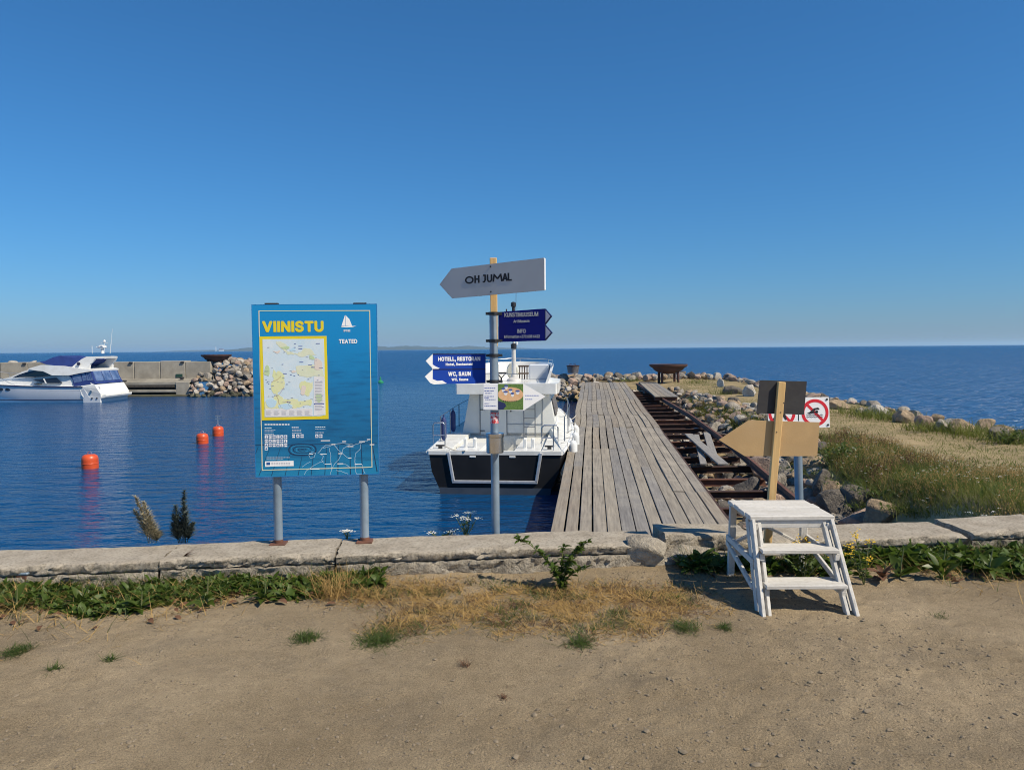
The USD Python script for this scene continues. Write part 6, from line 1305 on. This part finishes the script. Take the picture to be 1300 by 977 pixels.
# yellow flowering weeds near the steps
def flower_plant(loc, label, h, n, seed, colour=M_flw_yel, spread=0.10, leafm=G_deep, umbel=False):
    rng = np.random.default_rng(seed); o = thing('flowering_weed', label, 'weed', tuple(loc))
    for k in range(n):
        a = rng.uniform(0, 6.28); r = spread * rng.uniform(0.3, 1); hh = h * rng.uniform(0.65, 1.05); t = np.linspace(0, 1, 5)[:, None]
        path = np.concatenate([r * math.cos(a) * t, r * math.sin(a) * t, hh * t ** 0.9], 1); s_ = obj('stem', tube(path, np.linspace(0.004, 0.002, 5), 5), M_stem, o)
        q = 16; tt = rng.uniform(0.1, 0.85, q); B = np.stack([np.interp(tt, t[:, 0], path[:, j]) for j in range(3)], 1); Ls = rng.uniform(0.025, 0.06, q) * (0.7 if umbel else 1)
        obj('leaves', leaves(B, Ls, Ls * (0.22 if umbel else 0.4), rng.uniform(0, 6.28, q), rng.uniform(0, 0.9, q), rng.uniform(0, 0.8, q), rng), leafm, s_, smooth=True)
        q = 22 if umbel else 15; rr = 0.03 if umbel else 0.022
        F = path[-1] + np.stack([rng.normal(0, rr * 0.6, q), rng.normal(0, rr * 0.6, q), rng.normal(0, rr * (0.12 if umbel else 0.8), q)], 1)
        obj('flower_head', grains(F, rng.uniform(0.005, 0.009, q) * (1 if not umbel else 0.8), rng, 0.5), colour, s_, kind='stuff')
flower_plant(on_z(1097, 742, 0.0), 'yellow flowering weed right of the white steps', 0.30, 7, 1, spread=0.11)
flower_plant(on_z(1020, 738, 0.0), 'yellow flowering weed seen between the treads of the steps', 0.26, 9, 2, spread=0.17)
flower_plant(on_z(592, 684, 0.10), 'white umbel flowers behind the wall left of the signpost', 0.21, 8, 3, M_flw_white, 0.10, umbel=True)
flower_plant(on_z(557, 684, 0.08), 'low white umbel flowers peeping over the wall between board and signpost', 0.06, 6, 4, M_flw_white, 0.16, umbel=True)
flower_plant(on_z(441, 686, 0.13), 'two thin stalks with tiny white flowers beside the right board post', 0.10, 3, 5, M_flw_white, 0.06, umbel=True)
# feathery herbs behind the wall at left
def feather(px0, px1, pyt, pyb, n, m, label, seed, lean=0.0):
    rng = np.random.default_rng(seed); z = 0.10; q_ = on_z((px0 + px1) / 2, pyb, WALL_Z); p = on_y((px0 + px1) / 2, pyb + 3, wall_y(q_[0], 0.50)); w = (px1 - px0) / F_PX * p[1]; H = (pyb - pyt) / F_PX * p[1] + 0.03
    o = thing('mugwort_plant', label, 'wild herb', tuple(p))
    for k in range(n):
        f_ = (k + 0.5) / n - 0.5; hh = H * (1 - 1.5 * abs(f_ - lean * 0.4) ** 1.0) * rng.uniform(0.85, 1.02); t = np.linspace(0, 1, 6)[:, None]
        path = np.concatenate([f_ * w * 0.55 * t + lean * w * t ** 2 + f_ * w * 0.3, rng.normal(0, 0.03) * t, hh * t], 1); s_ = obj('stem', tube(path, np.linspace(0.0035, 0.0012, 6), 5), m, o)
        q = 260; tt = rng.uniform(0.10, 1, q) ** 0.8; B = np.stack([np.interp(tt, t[:, 0], path[:, j]) for j in range(3)], 1); az = rng.uniform(0, 6.28, q); ln = 0.06 * (1.15 - tt) + 0.008
        obj('leaves', blades(B, ln, 0.009, az, rng.uniform(0.35, 1.25, q), rng.uniform(-0.3, 0.3, q), rng, 2), m, s_)
feather(174, 212, 614, 686, 5, G_grey, 'pale dry feathery herb standing behind the wall at left', 11, -0.35)
feather(212, 252, 618, 686, 7, G_bluegrey, 'dark grey green feathery herb behind the wall right of the dry one', 12)
p = on_z(233, 706, WALL_Z); o = thing('dry_sprig', 'small reddish dry sprig growing on top of the wall at left', 'weed', tuple(p)); rng = np.random.default_rng(8)
obj('leaves', blades(np.zeros((26, 3)), rng.uniform(0.04, 0.09, 26), 0.006, rng.uniform(-0.6, 0.9, 26), rng.uniform(0.6, 1.3, 26), 0.2, rng), G_rust, o)
for px, py, lab in ((437, 716, 'dry brown weed hanging in the crack of the wall right of the board post'), (28, 756, 'dry leaf tuft at the rusty stub in the left weeds')):
    p = on_z(px, py, 0.03); o = thing('dry_sprig', lab, 'weed', (p[0], p[1] - 0.03, 0.02)); obj('leaves', blades(rng.normal(0, 0.03, (40, 3)) * [1.5, 0.5, 0], rng.uniform(0.06, 0.20, 40), 0.007, rng.uniform(0, 6.28, 40), rng.uniform(0.1, 1.1, 40), 0.4, rng), G_rust if px > 100 else G_straw, o)
p = on_z(28, 745, 0.05); o = thing('metal_stub', 'short rusty metal stub at the wall foot at far left', 'stub', (p[0], p[1], 0.0)); obj('plate', bx(-0.035, 0.035, -0.01, 0.01, -0.02, 0.13, 0.004), M_rust, o); obj('cap', bx(-0.03, 0.045, -0.014, 0.014, 0.131, 0.145, 0.004), M_galv, o)

# ---- the dry grass patch on the dirt in front of the wall
rng = np.random.default_rng(51)
dry = thing('dry_grass', 'yellowed dry grass patch between the dirt road and the wall', None, kind='stuff')
patch = road_poly([(395, 770), (430, 742), (520, 738), (700, 738), (850, 742), (905, 752), (935, 775), (905, 790), (862, 800), (825, 812), (770, 812), (735, 826), (712, 822), (690, 800), (640, 812), (590, 798), (525, 815), (470, 812), (450, 800), (490, 780), (430, 772)])
def mat_of_grass(n, hr, wd, m, name, seed, dens=2.4, thr=0.42, leanr=(0.7, 1.5)):
    r = np.random.default_rng(seed); q = in_poly(patch.buffer(0.03), n * 2, r); k = fbm(np.stack([q[:, 0] * dens, q[:, 1] * dens, 0 * q[:, 0] + seed], -1), 3, seed) + 0.5
    q = q[(k > thr - 0.1 * r.random(len(q))) & (r.random(len(q)) < np.clip(shapely.distance(shapely.points(q), patch.boundary) / 0.18, 0.15, 1))][:n]; c = len(q)
    obj(name, blades(ground_at(q[:, 0], q[:, 1]), r.uniform(*hr, c), wd, r.uniform(0, 6.28, c), r.uniform(*leanr, c), r.uniform(-0.2, 0.5, c), r), m, dry)
mat_of_grass(7000, (0.02, 0.07), 0.0042, G_straw, 'straw', 61, thr=0.54, dens=5.5, leanr=(0.7, 1.5)); mat_of_grass(4200, (0.02, 0.06), 0.0038, G_straw, 'flat_straw', 65, thr=0.47, dens=3, leanr=(1.45, 1.57)); mat_of_grass(5200, (0.015, 0.045), 0.004, G_rust, 'brown_blades', 62, thr=0.53, dens=7, leanr=(0.6, 1.5)); mat_of_grass(5200, (0.02, 0.055), 0.0038, G_fresh, 'green_blades', 63, thr=0.58, dens=5, leanr=(0.4, 1.3)); mat_of_grass(2600, (0.015, 0.05), 0.0045, G_dark, 'dark_sprigs', 66, thr=0.62, dens=8, leanr=(0.4, 1.3))
mat_of_grass(700, (0.05, 0.13), 0.003, G_straw, 'long_straw', 64, thr=0.45, leanr=(0.6, 1.4))
def tuft(px, py, wpx, n, label, m=G_fresh, hr=(0.02, 0.06), name='grass_tuft', lean=(0.4, 1.4)):
    r = np.random.default_rng(int(px * 7 + py)); p = on_z(px, py, 0.0); w = wpx / F_PX * p[1] / 2; o = thing(name, label, 'grass tuft', (p[0], p[1], float(road_z(np.array([p[0]]), np.array([p[1]]))[0])))
    obj('blades', blades(np.stack([r.normal(0, w * 0.42, n), r.normal(0, w * 0.5, n), 0 * np.zeros(n)], 1), r.uniform(*hr, n), 0.0035, r.uniform(0, 6.28, n), r.uniform(*lean, n), r.uniform(0, 0.6, n), r), m, o)
tuft(480, 812, 58, 700, 'largest flat green grass tuft at the left edge of the dry patch'); tuft(388, 812, 36, 300, 'small green grass tuft on the dirt left of the dry patch')
tuft(22, 827, 44, 330, 'green grass tuft on the dirt at the far left'); tuft(70, 850, 16, 70, 'tiny green sprout below the far left tuft'); tuft(140, 836, 16, 80, 'tiny sprout on the dirt below the left weeds')
tuft(738, 815, 40, 260, 'dark green tuft at the front tip of the dry patch'); tuft(868, 797, 46, 330, 'low green tuft at the right front of the dry patch'); tuft(920, 797, 26, 130, 'lone green tuft on the dirt left of the steps')
tuft(590, 843, 16, 40, 'small brown sprig casting a shadow on the dirt', G_rust, (0.02, 0.06), lean=(0.1, 0.8)); tuft(639, 883, 14, 40, 'tiny dark sprig on the dirt in the foreground', G_rust, (0.01, 0.03)); tuft(425, 757, 60, 400, 'upright straw tuft at the wall foot right of the board', G_straw, (0.06, 0.2), lean=(0.1, 0.9))
tuft(1195, 783, 26, 60, 'small flat sprig on the dirt right of the steps', G_fresh, (0.01, 0.04))

# ---- the grassy bank at right
rng = np.random.default_rng(71)
tall = thing('tall_grass', 'tall summer grass with wild flowers covering the bank at right', None, kind='stuff')
def shore_poly(pts): return Polygon([tuple(on_shore(*p)[:2]) for p in pts]).buffer(0)
mound = unary_union([shore_poly([(1052, 556), (1075, 552), (1130, 566), (1190, 590), (1250, 604), (1299, 612), (1299, 652), (1160, 656), (1120, 636), (1085, 612), (1050, 596)]), Polygon([(3.7, 6.07), (9, 6.62), (10, 8.6), (6.2, 9.4), (4.9, 8.6), (4.2, 7.5)])])
rim = shore_poly([(872, 508), (900, 512), (960, 530), (1000, 545), (1060, 560), (1100, 580), (1060, 586), (1000, 560), (935, 552), (905, 538), (880, 525)])
def grow(poly, n, hr, wd, m, name, seed, lean=(0.05, 0.7), thr=0.0, dens=0.8, near=True):
    r = np.random.default_rng(seed); q = in_poly(poly, n * 2, r); k = fbm(np.stack([q[:, 0] * dens, q[:, 1] * dens, 0 * q[:, 0] + seed], -1), 3, seed) + 0.5
    keep = k > thr
    if near: keep &= r.random(len(q)) < np.clip(9.0 / q[:, 1], 0, 1)
    q = q[keep][:n]; c = len(q); P = np.stack([q[:, 0], q[:, 1], shore_z(q[:, 0], q[:, 1]) - 0.02], 1)
    obj(name, blades(P, r.uniform(*hr, c) * (0.75 + 0.5 * k[keep][:n]), wd * np.clip(q[:, 1] / 8, 0.8, 2.2), r.uniform(0, 6.28, c), r.uniform(*lean, c), r.uniform(0, 0.9, c), r), m, tall); return P
grow(mound, 36000, (0.10, 0.28), 0.006, G_mixed, 'straw_blades', 81, near=True, lean=(0.05, 1.0)); grow(mound, 10000, (0.10, 0.27), 0.006, G_fresh, 'green_blades', 82, thr=0.53, dens=0.6, lean=(0.05, 0.9)); PB = grow(mound, 1500, (0.18, 0.33), 0.006, G_rust, 'brown_stalks', 83, thr=0.53, dens=0.5, lean=(0.0, 0.35)); PS = grow(mound, 2200, (0.2, 0.34), 0.005, G_straw, 'seed_stalks', 89, thr=0.4, dens=0.7, lean=(0.0, 0.35))
r = np.random.default_rng(90); PS = np.repeat(PS, 5, 0) + np.stack([r.normal(0, 0.02, len(PS) * 5), r.normal(0, 0.02, len(PS) * 5), r.uniform(0.16, 0.30, len(PS) * 5)], 1); obj('seed_heads', grains(PS, r.uniform(0.004, 0.008, len(PS)), r, 1.8), G_straw, tall); PB = np.repeat(PB, 4, 0) + np.stack([r.normal(0, 0.02, len(PB) * 4), r.normal(0, 0.02, len(PB) * 4), r.uniform(0.16, 0.30, len(PB) * 4)], 1); obj('brown_heads', grains(PB, r.uniform(0.005, 0.010, len(PB)), r, 1.6), G_rust, tall)
grow(rim, 9000, (0.10, 0.30), 0.009, G_mixed, 'straw_blades', 84, near=False); grow(rim, 2500, (0.10, 0.28), 0.009, G_rust, 'brown_stalks', 85, thr=0.5, near=False); grow(rim, 3000, (0.08, 0.2), 0.009, G_fresh, 'green_blades', 86, thr=0.52, near=False)
P = grow(mound, 420, (0.3, 0.42), 0.004, G_fresh, 'flower_stalks', 87, lean=(0.0, 0.2)); r = np.random.default_rng(88)
P = np.repeat(P, 7, 0) + np.stack([r.normal(0, 0.012, len(P) * 7), r.normal(0, 0.012, len(P) * 7), np.repeat(r.uniform(0.16, 0.28, len(P)), 7) + r.normal(0, 0.003, len(P) * 7)], 1); obj('white_flowers', grains(P, r.uniform(0.004, 0.007, len(P)), r, 0.5), M_flw_white, tall)
q = in_poly(mound, 900, r); P = np.stack([q[:, 0], q[:, 1], shore_z(q[:, 0], q[:, 1]) + 0.05], 1); Ls = r.uniform(0.06, 0.14, 900); obj('weed_leaves', leaves(P, Ls, Ls * 0.4, r.uniform(0, 6.28, 900), r.uniform(0.1, 1.2, 900), r.uniform(0.2, 1.0, 900), r), G_deep, tall, smooth=True)
low = thing('short_dry_grass', 'short dry grass and stubble on the sandy shore', None, kind='stuff')
q = np.stack([rng.uniform(5, 15.5, 60000), 8 + 44 * rng.random(60000) ** 1.4], 1); k = fbm(np.stack([q[:, 0] * 0.5, q[:, 1] * 0.3, 0 * q[:, 0]], -1), 3, 6) + 0.5; t = q[:, 0] - (pier_left(q[:, 1]) + PIER_W)
q = q[(k > 0.34) & (t > 3.0) & (q[:, 0] < sea_edge(q[:, 1]) + 0.3)]; c = len(q); P = np.stack([q[:, 0], q[:, 1], shore_z(q[:, 0], q[:, 1]) - 0.01], 1)
obj('stubble', blades(P, rng.uniform(0.03, 0.11, c), 0.014, rng.uniform(0, 6.28, c), rng.uniform(0.2, 1.2, c), 0.3, rng, 2), G_mixed, low)
q = q[::3]; q = q[(fbm(np.stack([q[:, 0] * 0.7, q[:, 1] * 0.5, 0 * q[:, 0]], -1), 3, 9) > 0.03)]; c = len(q); P = np.stack([q[:, 0], q[:, 1], shore_z(q[:, 0], q[:, 1]) - 0.01], 1)
obj('green_blades', blades(P, rng.uniform(0.05, 0.16, c), 0.014, rng.uniform(0, 6.28, c), rng.uniform(0.2, 1.0, c), 0.4, rng, 2), G_fresh, low)
edge = []
for px, py, n in ((1075, 524, 120), (1098, 527, 160), (1115, 530, 260), (1130, 533, 200), (1180, 546, 220), (1200, 548, 150), (1240, 552, 260), (1255, 556, 200), (1290, 562, 220), (925, 500, 160), (885, 486, 120), (770, 482, 150), (800, 484, 150)):
    p = on_shore(px, py); edge.append(p + np.stack([rng.normal(0, 0.45, n), rng.normal(0, 0.3, n), 0 * np.zeros(n)], 1))
P = np.vstack(edge); c = len(P); obj('edge_grass', blades(P, rng.uniform(0.15, 0.5, c), 0.022, rng.uniform(0, 6.28, c), rng.uniform(0.05, 0.8, c), 0.4, rng), G_mixed, low)
for px, py, lab, m_ in ((1070, 583, 'bright green bush in the grass right of the arrow board', G_deep), (1283, 563, 'low bright green plant at the sea edge at far right', G_deep)):
    p = on_shore(px, py); o = thing('bush', lab, 'bush', tuple(p)); n = 260; r = np.random.default_rng(px); B = np.stack([r.normal(0, 0.22, n), r.normal(0, 0.18, n), np.abs(r.normal(0.12, 0.10, n))], 1); Ls = r.uniform(0.06, 0.13, n)
    obj('leaves', leaves(B, Ls, Ls * 0.45, r.uniform(0, 6.28, n), r.uniform(0, 1.1, n), r.uniform(0.1, 0.9, n), r), m_, o, smooth=True)
    obj('stems', cat(*[tube([(0.3 * b[0], 0.3 * b[1], -0.03), tuple(b)], 0.004, 4) for b in B[:24]]), M_stem, o)

# ---- pebbles and litter on the dirt
rng = np.random.default_rng(91)
M_peb = speck_mat('pebble_stone', [(0, (0.20, 0.16, 0.11)), (0.35, (0.30, 0.24, 0.165)), (0.7, (0.40, 0.33, 0.24)), (0.95, (0.50, 0.44, 0.36)), (1, (0.62, 0.58, 0.52))])
n = 40000; x = rng.uniform(-4.4, 4.6, n); y = 1.9 + rng.random(n) ** 0.8 * 3.6; keep = (y < wall_y(x) - 0.05) & (np.abs(x) < y * 0.75 + 0.3)
k = fbm(np.stack([x * 1.3, y * 1.3, 0 * x], -1), 3, 14) + 0.5; keep &= (k > 0.56 - 0.10 * rng.random(n)) | (rng.random(n) < 0.14); x, y = x[keep], y[keep]
s_ = np.exp(rng.normal(math.log(0.0033), 0.55, len(x))); s_ = np.minimum(s_, 0.013); P = ground_at(x, y); P[:, 2] += s_ * 0.12
obj('gravel', grains(P, s_, rng, 0.5, (_ico.vertices, _ico.faces)), M_peb, kind='stuff', label='scattered gravel and pebbles lying on the dirt road')
big = on_road([(1045, 815), (745, 960), (1100, 905), (1085, 933), (1040, 950), (1130, 925), (990, 958), (1020, 935), (575, 862), (655, 960), (1253, 925), (900, 940), (1180, 935), (820, 930), (700, 905), (1290, 905), (960, 968), (868, 955)])
s_ = rng.uniform(0.008, 0.017, len(big)); big[:, 2] = road_z(big[:, 0], big[:, 1]) + s_ * 0.25
for k in range(len(big)): pass
obj('loose_stones', grains(big, s_, rng, 0.55, (_ico.vertices, _ico.faces)), M_peb, kind='stuff', label='larger loose pebbles in the foreground', smooth=30)
n = 500; x = rng.uniform(-4, 4.2, n); y = rng.uniform(2.4, 4.9, n); obj('straw_litter', blades(ground_at(x, y) + [0, 0, 0.003], rng.uniform(0.015, 0.05, n), 0.002, rng.uniform(0, 6.28, n), 1.5, 0.0, rng, 2), G_rust, kind='stuff', label='bits of dry straw and twigs scattered on the dirt')
# ================================================================ HAZE OVER THE SEA
haze_mat = usdkit.material(stage, L + 'sea_haze', {'v': ('principled_volume', {'color': (0.60, 0.84, 1.0), 'density': 5.0e-5, 'anisotropy': 0.2})}, volume='v.volume')
obj('haze', bx(-31000, 31000, -80, 31000, -4.5, 100.0), haze_mat, kind='stuff', label='thin blue haze over the far sea')
